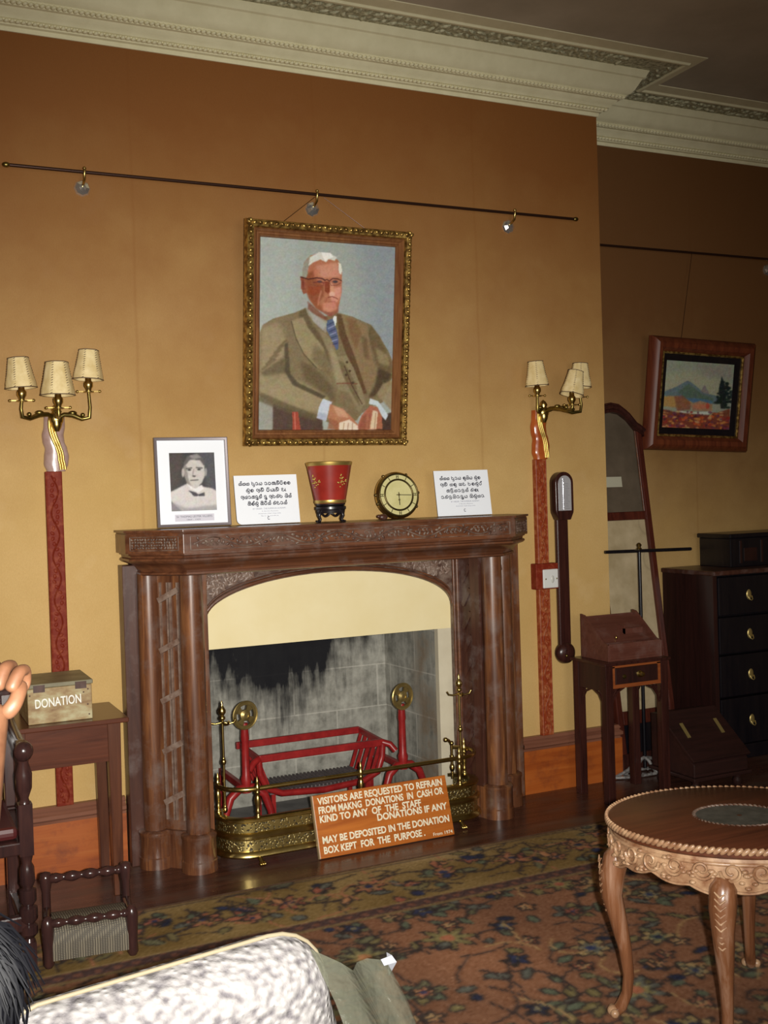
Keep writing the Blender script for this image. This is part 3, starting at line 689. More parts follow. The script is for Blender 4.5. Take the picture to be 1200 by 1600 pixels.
p.line((150,142,138), [(366,330),(360,376),(374,382)], 8, 6, .9); p.ell((70,64,64), 370, 378, 12, 5, 4); p.line((84,76,76), [(346,408),(398,406)], 7, 5)
p.poly((228,226,226), [(318,430),(345,470),(400,500),(440,470),(425,440),(380,472)], 5); p.poly((66,64,70), [(330,480),(385,498),(400,512),(445,496),(446,526),(400,522),(372,526)], 5)
p.im = blur(p.im, .6); p.grain(3, .8); PHOTO = p.im
GW, GH = .300, .362
F = frame((1.032, 4.318, SZ+.004), (1, -.05, 0), (-.015, .075, 1))
T = thing('framed_photograph', 'black and white photograph of a man in a bow tie in a thin grey frame', 'photo frame', F @ Vector((GW/2, 0, 0)))
MT['greyframe'] = mat('grey_metal_frame', (.19,.16,.17), .35, metal=.3)
mitred_frame(F, GW, GH, [(0,0),(0,.016),(.003,.018),(.011,.016),(.012,.006),(.012,0)], MT['greyframe'], 'frame_moulding', T)
q = B(F); q.box(.006, GW-.006, .006, GH-.006, -.002, .004); mb = q.build('white_mount', MT['white'], T, smooth=0)
cv = [F @ Vector(v) for v in ((.060,GH-.062,.0048),(GW-.055,GH-.062,.0048),(.060,.064,.0048),(GW-.055,.064,.0048))]
MT['print'] = paint_mat('photographic_print', .35)
grid_paint('photographic_print', PHOTO, *cv, MT['print'], T)
q = B(F); q.box(.072, GW-.068, .022, .050, .004, .0048); cp = q.build('caption_label', mat('lilac_grey_label', (.62,.60,.68), .6), T, smooth=0)
F2 = F @ Matrix.Translation((.078, .037, .0049)); q, w = text('Sir THOMAS LESTER VILLIERS', F2, cp, MT['ink'], 'lettering', width=.146, height=.008); q.build('lettering', MT['ink'], cp, smooth=0, fix=False)
F2 = F @ Matrix.Translation((.120, .026, .0049)); q, w = text('1869 - 1959', F2, cp, MT['ink'], 'lettering', width=.055, height=.005); q.build('lettering', MT['ink'], cp, smooth=0, fix=False)

# ---- rounded letters for the two notice cards (hand-drawn strokes: bowls, hooks and bars)
GL = {
 'm': [arc(.28,.30,.24,.28,100,440,14), arc(.72,.34,.24,.32,-150,170,14)],
 'p': [[(.1,.95),(.1,.25)], arc(.45,.30,.36,.28,180,400,14), [(.1,.6),(.6,.6)]],
 'n': [arc(.40,.40,.34,.36,200,520,16), [(.72,.2),(.95,.08)]],
 't': [arc(.30,.30,.26,.28,0,360,14), arc(.60,.50,.34,.42,-80,190,14)],
 'k': [arc(.28,.32,.24,.28,60,400,14), arc(.75,.32,.22,.28,-200,120,14), [(.2,.7),(.9,.75)]],
 'l': [arc(.50,.36,.42,.36,150,500,18), arc(.42,.34,.16,.16,0,300,10)],
 'v': [arc(.44,.36,.38,.36,120,470,16), [(.2,.1),(.7,.1)]],
 's': [arc(.26,.36,.22,.34,80,400,14), arc(.74,.36,.22,.34,140,460,14), [(.48,.04),(.52,.7)]],
 'a': [arc(.36,.46,.30,.30,30,330,14), arc(.62,.16,.30,.34,100,-120,12), [(.9,.2),(.9,.8)]],
 'h': [arc(.30,.60,.22,.20,-30,300,12), arc(.50,.26,.42,.26,180,380,14)],
 'y': [arc(.24,.30,.2,.28,90,360,12), arc(.70,.36,.24,.34,180,480,14)],
 'r': [arc(.46,.36,.34,.34,-230,60,16), [(.3,.72),(.66,.9)]],
 'g': [arc(.32,.30,.28,.28,-20,330,14), arc(.70,.40,.22,.40,-120,110,12)],
 'd': [arc(.40,.50,.30,.28,40,400,16), arc(.46,.04,.36,.24,60,-170,12)],
}
MK = {'i': [arc(.5,.82,.34,.24,10,180,10)], 'u': [arc(.62,-.16,.30,.22,100,-130,10)], 'A': [[(1.12,.72),(1.12,.06)], arc(1.2,.06,.08,.08,180,360,6)], 'l_': [], 'x': [[(.5,.9),(.75,1.1)], arc(.82,1.02,.1,.12,90,-120,8)]}
def glyphs(line, F, x0, x1, y, h, w, q):
    # tokens like 'mi' = letter + mark; spaces separate words
    toks = []
    for word in line.split(' '): toks += word.split('.') + [' ']
    toks = toks[:-1]; adv = [(.55 if t == ' ' else 1.16 + (.3 if 'A' in t else 0)) for t in toks]; sc = (x1-x0)/sum(adv); X = x0
    for t, a in zip(toks, adv):
        if t != ' ':
            for st in GL.get(t[0], GL['m']) + [s_ for c in t[1:] for s_ in MK.get(c, [])]:
                pts = [(X + px*sc, y + py*h, .0006) for px, py in st]
                for (a0, b0) in zip(pts[:-1], pts[1:]):
                    d = Vector(b0)-Vector(a0)
                    if d.length < 1e-6: continue
                    nn = Vector((-d.y, d.x, 0)).normalized()*(w/2); e = d.normalized()*(w*.25)
                    q.add([Vector(a0)+nn-e, Vector(b0)+nn+e, Vector(b0)-nn+e, Vector(a0)-nn-e], [(3,2,1,0)])
        X += a*sc
def card(F, CW, CH, label, lines, small, rounded):
    T = thing('notice_card', label, 'notice', F @ Vector((CW/2, 0, 0)), None)
    q = B(F); r = .022 if rounded else .001
    poly = [(r,0),(CW,0),(CW,CH),(0,CH),(0,r)] if not rounded else arc(r,r,r,r,180,270,6)+[(CW,0),(CW,CH),(0,CH)]
    q.prism(poly, -.0015, 0); q.build('card', MT['white'], T, smooth=0)
    for k, (ln, a, c) in enumerate(lines):
        q = B(F); glyphs(ln, F, CW*a, CW*c, CH*(.795-.137*k), CH*.075, .0031, q); q.build('lettering', MT['ink'], T, smooth=0, fix=False)
    for k, (a, c, s_) in enumerate(small):
        q, w = text(s_, F @ Matrix.Translation((CW*a, CH*(.295-.048*k), .0006)), T, MT['ink'], 'small_print', width=CW*(c-a), height=CH*(.030 if k == 0 else .020)); q.build('small_print', mat('pale_ink', (.24,.24,.30), .6), T, smooth=0, fix=False)
    q = B(F)
    q.tube([(CW*.5+.0045*cos(t), CH*.115+.006*sin(t), .0005) for t in [i*.7 for i in range(1,9)]], .0012, 5); q.bar((CW*.5-.004,CH*.085,.0005),(CW*.5+.004,CH*.085,.0005),.0015,.001); q.build('crest', MT['ink'], T, smooth=0)
    return T
card(frame((1.352, 4.278, SZ+.004), (1, -.03, .004), (-.01, .16, 1)), .272, .204, 'white notice card with rounded lower corner leaning beside the framed photograph',
     [('mx.m.m pu.n.y n.v.kA.ti.vi.l.l',.07,.90),('tu.l a.ti vi.yA.ti hA',.18,.82),('a.g.n.k.du.tx du a.p.t.p gi.mx',.09,.90),('ki.lx.tu ki.ri.mx t.h.n.mx',.19,.82)],
     [(.26,.78,'BY ORDER : THE SUPERIOR ADISHAM'),(.40,.66,'St. Benedict Monastery'),(.34,.70,'Adisham Hall Haputale'),(.38,.66,'Sri Lanka')], True)
card(frame((2.282, 4.278, SZ+.004), (1, -.02, .004), (-.012, .16, 1)), .276, .206, 'white notice card standing at the right end of the mantel shelf beside the clock',
     [('mx.m.m pu.n.y lu.mi.y tu.l',.10,.86),('a.ti m.lu s.h p.l.tu.rx',.10,.88),('k.di.m.n.d.mx t.lA',.20,.80),('n.t.d.mi.n.du.y si.tu.m.n',.09,.90)],
     [(.26,.78,'BY ORDER : THE SUPERIOR ADISHAM'),(.40,.66,'St. Benedict Monastery'),(.34,.70,'Adisham Hall Haputale')], False)

# ---- red and gold lacquer pot on a black carved stand
MT['lacq'] = speck('red_lacquer', (.24,.018,.012), (.36,.032,.020), 9, .3, .03, .5)
C0 = (1.735, 4.205)
T = thing('pot_stand', 'small black carved wooden stand with curled legs under the red pot', 'stand', (*C0, SZ))
q = B(); q.lathe([(.062,.052),(.066,.056),(.066,.066),(.060,.070),(.0,.070)], (*C0, SZ), 24); q.lathe([(.060,.040),(.062,.052),(.0,.052)], (*C0, SZ), 24); q.build('top_disc', MT['black'], T)
for k in range(4):
    a = radians(25+90*k); d = Vector((cos(a), sin(a), 0)); c = Vector((*C0, SZ))
    q = B(); q.tube([c+d*.048+Vector((0,0,.050)), c+d*.066+Vector((0,0,.042)), c+d*.070+Vector((0,0,.028)), c+d*.062+Vector((0,0,.014)), c+d*.066+Vector((0,0,.005)), c+d*.082+Vector((0,0,.0055))], [.008,.009,.007,.0055,.005,.0045], 8)
    q.build('leg', MT['black'], T, smooth=60)
q = B()
for k in range(4):
    a, e = radians(25+90*k), radians(115+90*k)
    q.tube([Vector((*C0, SZ))+Vector((.055*cos(a+(e-a)*t), .055*sin(a+(e-a)*t), .040-.014*sin(pi*t*2)**2)) for t in [i/12 for i in range(13)]], .004, 6)
q.build('pierced_apron', MT['black'], T, smooth=60)
zb = SZ+.070
T = thing('lacquer_pot', 'flared red lacquer pot with gold bands and motifs on a black stand', 'pot', (*C0, zb))
def rad(z): return .062 + (.096-.062)*(z/.178)
q = B(); q.lathe([(.055,0),(rad(.002),.002),(rad(.009),.009)], (*C0, zb), 40); q.build('foot', MT['black'], T)
q = B(); q.lathe([(rad(.009),.009)]+[(rad(.178*k/12), .178*k/12) for k in range(1,13)]+[(.0955,.180),(.091,.180),(.058,.02),(.0,.02)], (*C0, zb), 40); bd = q.build('body', MT['lacq'], T, smooth=50)
q = B(); q.lathe([(rad(.010)+.001,.010),(rad(.022)+.0016,.016),(rad(.022)+.001,.024)], (*C0, zb), 40); q.build('gold_band', MT['gold'], bd, smooth=60)
q = B(); q.lathe([(rad(.166)+.0006,.166),(rad(.172)+.0016,.172),(rad(.180)+.0016,.180),(rad(.180)-.004,.183),(rad(.17)-.006,.175)], (*C0, zb), 40); q.build('gold_rim', MT['gold'], bd, smooth=60)
def motif(ang):
    q = B(); rr = random.Random(8)
    for k in range(46):
        u, v = rr.uniform(-1,1), rr.uniform(-1,1)
        if abs(u)+abs(v) > 1: continue
        a = ang + u*.36; z = .100 + v*.034; r = rad(z)+.0004
        q.ball((C0[0]+r*cos(a), C0[1]+r*sin(a), zb+z), .0042, 6, (1,1,.9))
    q.build('gold_motif', MT['gold'], bd, smooth=60)
motif(radians(-74)); motif(radians(-160))

# ---- brass dial clock
cc = Vector((2.075, 4.262, SZ+.104)); A = Matrix.Rotation(radians(-8), 3, 'X') @ AX_Y
T = thing('dial_clock', 'round brass clock with a pale yellow dial standing beside the red pot', 'clock', (cc.x, cc.y, SZ))
dz = Vector((0,0,0)); q = B(); q.lathe([(.0,-.02),(.098,-.02),(.103,-.012),(.103,.004),(.095,.014),(.0,.014)], cc, 48, A); q.build('case', MT['brass'], T)
MT['dial'] = speck('aged_yellow_dial', (.55,.50,.22), (.66,.60,.30), 18, .5, .02)
q = B(); q.lathe([(0,.0145),(.090,.0145),(.090,.0155),(0,.0155)], cc, 48, A); q.build('dial', MT['dial'], T)
MT['bronze'] = speck('dark_bronze', (.060,.042,.014), (.13,.09,.03), 22, .35, .1, metal=.8)
for r in (.092, .067):
    q = B(); q.tube([cc + A @ Vector((r*cos(2*pi*k/60), r*sin(2*pi*k/60), .017)) for k in range(60)], .0042, 8, True); q.build('bezel_ring', MT['bronze'], T, smooth=60)
for k in range(12):
    q = B(); a = 2*pi*k/12; d = Vector((cos(a), sin(a), 0)); s_ = Vector((-sin(a), cos(a), 0))
    for o_ in ((0,) if k % 3 else (-.004,.004)): q.bar(cc + A @ (d*.072+s_*o_+Vector((0,0,.0165))), cc + A @ (d*.087+s_*o_+Vector((0,0,.0165))), .0028, .001, (0,1,0))
    if k % 3 == 0: q.bar(cc + A @ (d*.080-s_*.004+Vector((0,0,.0164))), cc + A @ (d*.080+s_*.004+Vector((0,0,.0164))), .002, .001, (0,1,0))
    q.build('hour_mark', MT['bronze'], T)
def hand(a, L, nm):
    q = B(); d = Vector((sin(a), cos(a), 0)); q.bar(cc + A @ (-d*.012+Vector((0,0,.0175))), cc + A @ (d*L+Vector((0,0,.0175))), .003, .0012, (0,1,0)); q.build(nm, MT['black'], T)
hand(radians(180), .045, 'hour_hand'); hand(radians(92), .060, 'minute_hand')
q = B(); q.ball(cc + A @ Vector((0,0,.018)), .005, 8); q.ball(cc + A @ Vector((0,-.022,.017)), .0045, 8); q.build('winding_boss', MT['bronze'], T)
q = B()
for a in (200, 330, 125, 60, 5, 178): q.ball(cc + A @ Vector((.103*cos(radians(a)), .103*sin(radians(a)), 0)), .007, 8)
q.build('case_knob', MT['bronze'], T)
T = thing('carved_pebble', 'small dark brown lump lying on the mantel shelf left of the clock', 'ornament', (1.975, 4.20, SZ))
q = B(); q.ball((1.975,4.20,SZ+.0135), .0135, 10, (1.6,.9,1)); q.ball((1.955,4.20,SZ+.017), .009, 8, (1.2,.9,.9)); q.build('body', MT['oakdk'], T, smooth=70)

# ------------------------------------------------------------------ wall sconces: carved standard, twisted gilt panel, three shaded arms
MT['redcarve'] = speck('red_carved_wood', (.17,.018,.007), (.30,.07,.03), 45, .55, .4, .15, lo=.48, hi=.82)
MT['redcarve2'] = speck('red_carved_wood_pale', (.24,.035,.008), (.42,.16,.06), 45, .5, .4, .3, lo=.45, hi=.8)
MT['pinkwood'] = speck('pale_polished_wood', (.32,.20,.17), (.45,.32,.29), 18, .22, .1, .6)
MT['amberwood'] = speck('amber_polished_wood', (.30,.055,.010), (.42,.10,.02), 12, .2, .1, .6)
def shade_mat():
    m = mat('parchment_shade', (.72,.57,.29), .6, spec=.3); n = N(m); v = n.coords()
    g = n.noise(v, 30, 5, .6); n.color(n.ramp(g, [(.3,(.62,.46,.20)), (.7,(.80,.65,.36))])); n.bump(g, .1, .002)
    return m
MT['shade'] = shade_mat(); MT['stitch'] = mat('dark_stitching', (.10,.06,.035), .7)
def sconce(name, label, x, ztop, zbot, lean, panel_mat, pole_mat, shades, pz):
    T = thing('wall_sconce', label, 'wall lamp', (x, WY, zbot))
    q = B(); F = frame((x, WY, zbot), (1,0,0), (lean, 0, 1)); q.M = F; L = ztop - zbot
    q.box(-.032, .032, 0, L, 0, .028); pole = q.build('carved_standard', pole_mat, T, smooth=0, bevel=.003)
    q = B(F); rr = random.Random(6); z = .02; k = 0
    for s_ in (-.027, .027): q.tube([(s_,.005,.028),(s_,L-.005,.028)], .0028, 6)
    pts = [(.014*sin(t*2*pi/.17), t, .0285) for t in [i*.012 for i in range(1, int(L/.012))]]; q.tube(pts, .0035, 6)
    while z < L-.02:
        q.ball((-.014*sin(z*2*pi/.17)*.9 + rr.uniform(-.004,.004), z, .0285), .0075, 6, (1,1.4,.45), Matrix.Rotation(rr.uniform(-1,1), 3, 'Z')); z += .021
    q.build('vine_carving', pole_mat, pole, smooth=60)
    # twisted panel above the standard
    H_ = pz; q = B(); F2 = frame((x + lean*L, WY, ztop), (1,0,0), (lean, 0, 1)); q.M = F2
    prof = [(-.036,.036,0),(-.046,.048,.03),(-.044,.052,.06),(-.040,.046,.09),(-.048,.036,.12),(-.050,.034,.145),(-.042,.040,.18),(-.040,.040,.22)]
    prof = [(a, c, t*H_/.22) for a, c, t in prof]; K = 10; rows = []
    for i in range(29):
        t = H_*i/28; js = max(j for j in range(len(prof)) if prof[j][2] <= t+1e-9); j2 = min(js+1, len(prof)-1)
        f_ = 0 if j2 == js else (t-prof[js][2])/(prof[j2][2]-prof[js][2]); f_ = f_*f_*(3-2*f_)
        a = prof[js][0]+(prof[j2][0]-prof[js][0])*f_; c = prof[js][1]+(prof[j2][1]-prof[js][1])*f_
        rows.append([((a+c)/2 + (c-a)/2*cos(pi*(1-k/K)), t, .004+.030*sin(pi*k/K)**.7) for k in range(K+1)])
    q.strip(rows); q.add(rows[0]+[], [tuple(range(K+1))]); q.add(rows[-1]+[], [tuple(range(K+1))])
    pan = q.build('waisted_panel', panel_mat, T, smooth=60)
    q = B(F2)
    for j in range(3):
        q.tube([(-.012+.009*j + .022*sin((t/H_)*pi*1.6+.3)*(1-t/H_*.5) + (.018 if t < H_*.2 else 0)*(1-t/H_*5), t, .035) for t in [H_*(.03+.97*i/24) for i in range(25)]], [.0045]*12+[.006]*13, 8)
    q.build('gilt_ribbon', MT['gold'], pan, smooth=60)
    # hub and arms
    hub = Vector((x + lean*(L+H_*.95), WY-.045, ztop+H_*.95))
    q = B(); q.ball(hub, .026, 12, (1.1,.8,1.2)); q.lathe([(.010,-.05),(.018,-.035),(.022,-.02),(.012,.02),(.02,.035),(.012,.05),(.0,.06)], hub, 12); q.tube([hub, Vector((hub.x, WY-.002, hub.z))], .012, 8)
    q.build('hub', MT['brass'], T, smooth=60)
    for (sx, sy, sz, tilt, rs) in shades:
        s0 = Vector((sx, sy, sz))      # bottom centre of the shade
        q = B(); el = Vector((sx, sy, hub.z+.005)); mid = hub.lerp(el, .5)
        pts = [hub, hub.lerp(el,.25)+Vector((0,0,.014)), mid+Vector((0,0,.010)), hub.lerp(el,.78)+Vector((0,0,-.008)), el+Vector((0,0,-.004)), el.lerp(s0,.25)+(el-hub)*.03, s0+Vector((0,0,-.045))]
        q.tube(pts, [.010,.009,.011,.0085,.008,.0065,.006], 10); q.ball(mid+Vector((0,0,.018)), .012, 8, (1.4,1,.8)); q.ball(hub.lerp(el,.8)+Vector((0,0,.008)), .009, 8)
        am = q.build('arm', MT['brassdk'], T, smooth=60)
        q = B(); q.lathe([(.004,-.052),(.021,-.050),(.022,-.046),(.010,-.044),(.012,-.036),(.018,-.026),(.018,-.012),(.012,-.004),(.011,.012),(.0,.014)], s0, 14)
        q.bar(s0+Vector((-.042,0,-.047)), s0+Vector((.042,0,-.045)), .005, .004); q.ball(s0+Vector((.043,0,-.045)), .006, 6); q.ball(s0+Vector((-.043,0,-.047)), .006, 6); q.build('lamp_socket', MT['brass'], am, smooth=60)
        # parchment shade: six-sided flare with stitched seams
        A = Matrix.Rotation(tilt, 3, 'Y'); rb, rt, h = .056*rs, .036*rs, .115*rs; q = B(); rows = []
        for r, z in ((rb,0),(rb*.92+rt*.08,.02),((rb+rt)/2*1.0,.055*rs),(rt,h),(rt-.003,h),((rb+rt)/2-.003,.055*rs),(rb-.003,0)):
            rows.append([s0 + A @ Vector((r*cos(2*pi*k/24)*(1.0+.05*cos(6*2*pi*k/24)), r*sin(2*pi*k/24)*(1.0+.05*cos(6*2*pi*k/24)), z)) for k in range(24)])
        rows.append(rows[0]); q.strip(rows, closed=True); sd = q.build('shade', MT['shade'], T, smooth=40)
        q = B()
        for k in range(0, 24, 4):
            for i in range(13):
                t = (i+.5)/13; r = rb+(rt-rb)*t; a = 2*pi*k/24; r *= 1.052
                c = s0 + A @ Vector((r*cos(a), r*sin(a), h*t)); d = A @ Vector((-sin(a), cos(a), .4)); q.bar(c-d*.0035, c+d*.0035, .0018, .0022)
        for r, z in ((rb,.001),(rt,h)): q.tube([s0 + A @ Vector((r*1.01*cos(2*pi*k/24)*(1.0+.05*cos(6*2*pi*k/24)), r*1.01*sin(2*pi*k/24)*(1.0+.05*cos(6*2*pi*k/24)), z)) for k in range(24)], .0018, 5, True)
        q.build('stitching', MT['stitch'], sd, smooth=0)
sconce('left', 'carved red wall lamp with pale waisted panel and three parchment shades, behind the side table', .650, 1.580, .268, .010, MT['pinkwood'], MT['redcarve'],
       [(.530,4.300,1.893,radians(-4),1.0), (.648,4.200,1.858,0,1.08), (.784,4.330,1.933,radians(3),1.0)], .215)
sconce('right', 'carved red wall lamp with amber panel, beside the barometer and light switch', 2.908, 1.595, .268, .008, MT['amberwood'], MT['redcarve2'],
       [(2.868,4.345,1.940,radians(-3),1.0), (2.962,4.200,1.885,radians(14),.98), (3.105,4.335,1.935,radians(3),1.0)], .235)

# ------------------------------------------------------------------ picture rails on glass-knobbed brackets
MT['knob'] = mat('faceted_glass_knob', (.75,.72,.68), .06, spec=.9, metal=.85)
def picture_rail(label, x0, x1, y, wall, z, brk, x1vis=None):
    T = thing('picture_rail', label, 'picture rail', (x0, wall, z))
    q = B(); q.tube([(x0,y,z),(x1,y,z)], .0068, 10); q.build('rod', MT['rodm'], T, smooth=60)
    for x in (x0, x1):
        q = B(); q.ball((x,y,z), .0105, 10, (1.5,1,1)); q.build('finial', MT['brassdk'], T, smooth=60)
    for x in brk:
        q = B(); q.tube([(x,wall,z-.040),(x,wall-.030,z-.040),(x,y,z-.028),(x,y-.004,z-.010),(x,y-.010,z+.004),(x,y-.006,z+.014)], .0055, 8); q.ball((x,y-.006,z+.013), .0075, 8)
        bk = q.build('bracket', MT['brass'], T, smooth=60)
        q = B(); q.lathe([(0,0),(.033,0),(.033,.006),(.028,.013),(.014,.022),(.0,.024)], (x-.001, wall, z-.050), 8, AX_Y); q.build('rosette', MT['knob'], bk, smooth=0)
picture_rail('long dark picture rail on three brackets above the gilt portrait', .512, 3.128, 4.362, WY, 2.750, (.803,1.783,2.780))
picture_rail('dark picture rail high in the alcove above the landscape painting', 3.36, 5.6, 4.725, AY, 2.735, (4.765,5.5))

# ------------------------------------------------------------------ stick barometer
T = thing('stick_barometer', 'long dark wooden stick barometer with a silver plate hanging right of the light switch', 'barometer', (3.02, WY, .64))
xc, lean = 3.025, .012
F = frame((xc-.004, WY, .60), (1,0,0), (lean,0,1))
q = B(F); q.box(-.034, .034, .06, .74, .004, .030); q.build('tube_case', MT['mahog'], T, smooth=0, bevel=.008)
q = B(F); body = [(-.034,.70),(.034,.70),(.050,.735),(.052,.75),(.052,.880)] + [(.052*cos(radians(a)), .880+.052*sin(radians(a))) for a in range(15,180,15)] + [(-.052,.880),(-.052,.75),(-.050,.735)]
q.prism(body, .002, .055); hd_ = q.build('head_case', MT['mahog'], T, smooth=30, bevel=.004)
MT['silver'] = mat('silvered_plate', (.70,.70,.74), .32, metal=.55)
q = B(F); q.prism([(-.036,.745),(.036,.745),(.036,.878)] + [(.036*cos(radians(a)), .878+.036*sin(radians(a))) for a in range(15,180,15)] + [(-.036,.878)], .0552, .0575); q.build('scale_plate', MT['silver'], hd_, smooth=0)
q = B(F); q.tube([(-.010,.75,.058),(-.010,.90,.058)], .004, 8); q.build('mercury_tube', mat('dark_mercury', (.22,.22,.24), .15, metal=.8), hd_, smooth=60)
q = B(F)
for k in range(16): q.bar((.002,.755+.008*k,.0578),(.002+(.016 if k % 4 else .024),.755+.008*k,.0578), .001, .0006, (0,0,1))
q.build('scale_mark', MT['ink'], hd_, smooth=0)
q = B(F); q.lathe([(0,0),(.050,0),(.054,.010),(.050,.030),(.034,.042),(.018,.044),(.018,.048),(.0,.050)], (0,.055,.004), 28); ci = q.build('cistern_cover', MT['mahog'], T, smooth=45)
q = B(F); q.ball((-.012,.045,.050), .008, 8); q.build('brass_screw', MT['brassdk'], ci, smooth=60)

# ------------------------------------------------------------------ light switch
T = thing('light_switch', 'white switch plate on a dark red wooden block beside the stick barometer', 'light switch', (2.915, WY, 1.03))
q = B(); q.box(2.850, 2.977, 4.372, WY, .972, 1.096); q.build('wooden_block', MT['redcarve'], T, smooth=0, bevel=.004)
q = B(); q.box(2.884, 2.969, 4.362, 4.372, .978, 1.068); pl_ = q.build('switch_plate', mat('off_white_plastic', (.66,.66,.64), .35), T, smooth=0, bevel=.004)
q = B(); q.ball((2.935, 4.361, 1.020), .012, 10, (.8,.35,1.5)); q.build('rocker', mat('grey_white_plastic', (.52,.52,.48), .35), pl_, smooth=60)
q = B(); q.ball((2.898, 4.362, 1.022), .004, 8, (1,.5,1)); q.ball((2.960, 4.362, 1.022), .004, 8, (1,.5,1)); q.build('screw', MT['brassdk'], pl_, smooth=60)

# ------------------------------------------------------------------ alcove: tall dressing glass, pole stand, writing desk, chest, coal box
def faded():
    m = mat('faded_figured_panel', (.42,.33,.19), .7); n = N(m); v = n.coords()
    g = n.noise(v, 8, 5, .6); c = n.ramp(g, [(.3,(.34,.26,.14)), (.7,(.50,.40,.25))]); d = n.voro(n.coords((6,6,5)), 1, 'F1'); 
    r = n.ramp(d, [(.26,0.0),(.30,.35),(.36,0.0)]); c = n.mix(r, c, (.20,.15,.09)); n.color(c); return m
MT['faded'] = faded()
T = thing('dressing_glass', 'tall wooden framed glass with curved crest leaning in the alcove, cut by the wall corner', 'mirror', (3.60, 4.60, 0))
F = frame((3.588, 4.490, .03), (1,0,0), (.004, .145, 1)); HW = .186
MT['screenred'] = wood('red_brown_screen_wood', (.045,.010,.007), (.095,.021,.012), None, 'z', 1.3, .25)
for s in (-1, 1):
    q = B(F); q.box(min(s*HW, s*(HW-.036)), max(s*HW, s*(HW-.036)), 0, 1.74, -.016, .022); q.build('stile', MT['screenred'], T, smooth=0, bevel=.006)
for z0, z1 in ((.20,.27),(1.255,1.300)):
    q = B(F); q.box(-HW+.036, HW-.036, z0, z1, -.014, .018); q.build('cross_rail', MT['screenred'], T, smooth=0, bevel=.005)
crest = [(-.196,1.755),(-.185,1.765),(-.15,1.785),(-.10,1.845),(-.05,1.880),(0,1.888),(.05,1.880),(.10,1.845),(.15,1.785),(.185,1.765),(.196,1.755)]
q = B(F); q.strip([[(x, y-.052, -.016) for x, y in crest], [(x, y, -.016) for x, y in crest], [(x, y, .028) for x, y in crest], [(x, y-.052, .028) for x, y in crest], [(x, y-.052, -.016) for x, y in crest]]); q.tube([(x, y-.024, .030) for x, y in crest], .014, 8)
q.add([(crest[0][0],crest[0][1]-.052*k,z) for k, z in ((1,-.016),(0,-.016),(0,.028),(1,.028))], [(0,1,2,3)]); q.build('crest_rail', MT['mahog'], T, smooth=40)
MT['mirror'] = speck('clouded_mirror', (.085,.065,.045), (.13,.10,.07), 6, .25, .02, .6)
gp = [(x*.78, min(y-.04, 1.86)) for x, y in crest[1:-1]]
q = B(F); q.prism([(-HW+.034,1.30),(HW-.034,1.30)] + [(max(-HW+.034, min(HW-.034, x)), y-.03) for x, y in reversed(crest[1:-1])], -.004, .002); q.build('glass_panel', MT['mirror'], T, smooth=0)
q = B(F); q.tube([(HW-.040,1.30,.012),(HW-.040,1.735,.012)], .005, 6); q.build('bead', MT['oakx'], T, smooth=60)
q = B(F); q.box(-.09, .030, 1.435, 1.490, .002, .0026); q.build('paper_label', mat('aged_paper', (.42,.40,.30), .7), T, smooth=0)
q = B(F); q.box(-HW+.034, HW-.034, .03, .21, -.006, .002); q.build('lower_panel', MT['ebony'], T, smooth=0)
q = B(F); q.box(-HW+.034, HW-.034, .27, 1.256, -.006, .002); q.build('figured_panel', MT['faded'], T, smooth=0)
q = B(F); q.box(-HW-.01, HW+.01, -.03, .06, -.05, .028); q.build('foot_rail', MT['mahog'], T, smooth=0, bevel=.01)

T = thing('pole_stand', 'thin dark pole with a long crossbar and brass tip behind the small drawer table', 'stand', (3.485, 4.400, 0))
q = B(); q.tube([(3.485,4.400,.03),(3.485,4.400,1.135)], .0085, 10); q.build('pole', MT['ebony'], T, smooth=60)
q = B(); q.tube([(3.274,4.400,1.130),(3.816,4.400,1.120)], .0085, 10); q.build('crossbar', MT['ebony'], T, smooth=60)
q = B(); q.lathe([(.010,0),(.014,.006),(.008,.012),(.013,.024),(.006,.034),(0,.036)], (3.485,4.400,1.132), 12); q.build('brass_tip', MT['brass'], T)
MT['lace'] = speck('dusty_iron_scroll', (.10,.09,.085), (.30,.28,.27), 50, .5, .4, .5)
q = B(); c = Vector((3.485,4.400,0))
for k in range(4):
    a = radians(10+90*k); d = Vector((cos(a)*1.15, sin(a)*.36, 0)); s_ = Vector((-sin(a), cos(a), 0))
    q.tube([c+Vector((0,0,.085)), c+d*.05+Vector((0,0,.07)), c+d*.10+Vector((0,0,.035)), c+d*.17+Vector((0,0,.012))], .009, 8)
    for e in (-1,1): q.tube([c+d*.09+s_*(e*(.012+.022*(1-cos(t)))) + d*(.05*sin(t)) + Vector((0,0,.012)) for t in [i*.5 for i in range(9)]], .005, 6)
pts = [c+Vector((.20*cos(t), .050*sin(t), .010)) for t in [2*pi*i/40 for i in range(40)]]
q.tube(pts, .0075, 8, True); q.build('scrolled_base', MT['lace'], T, smooth=60)

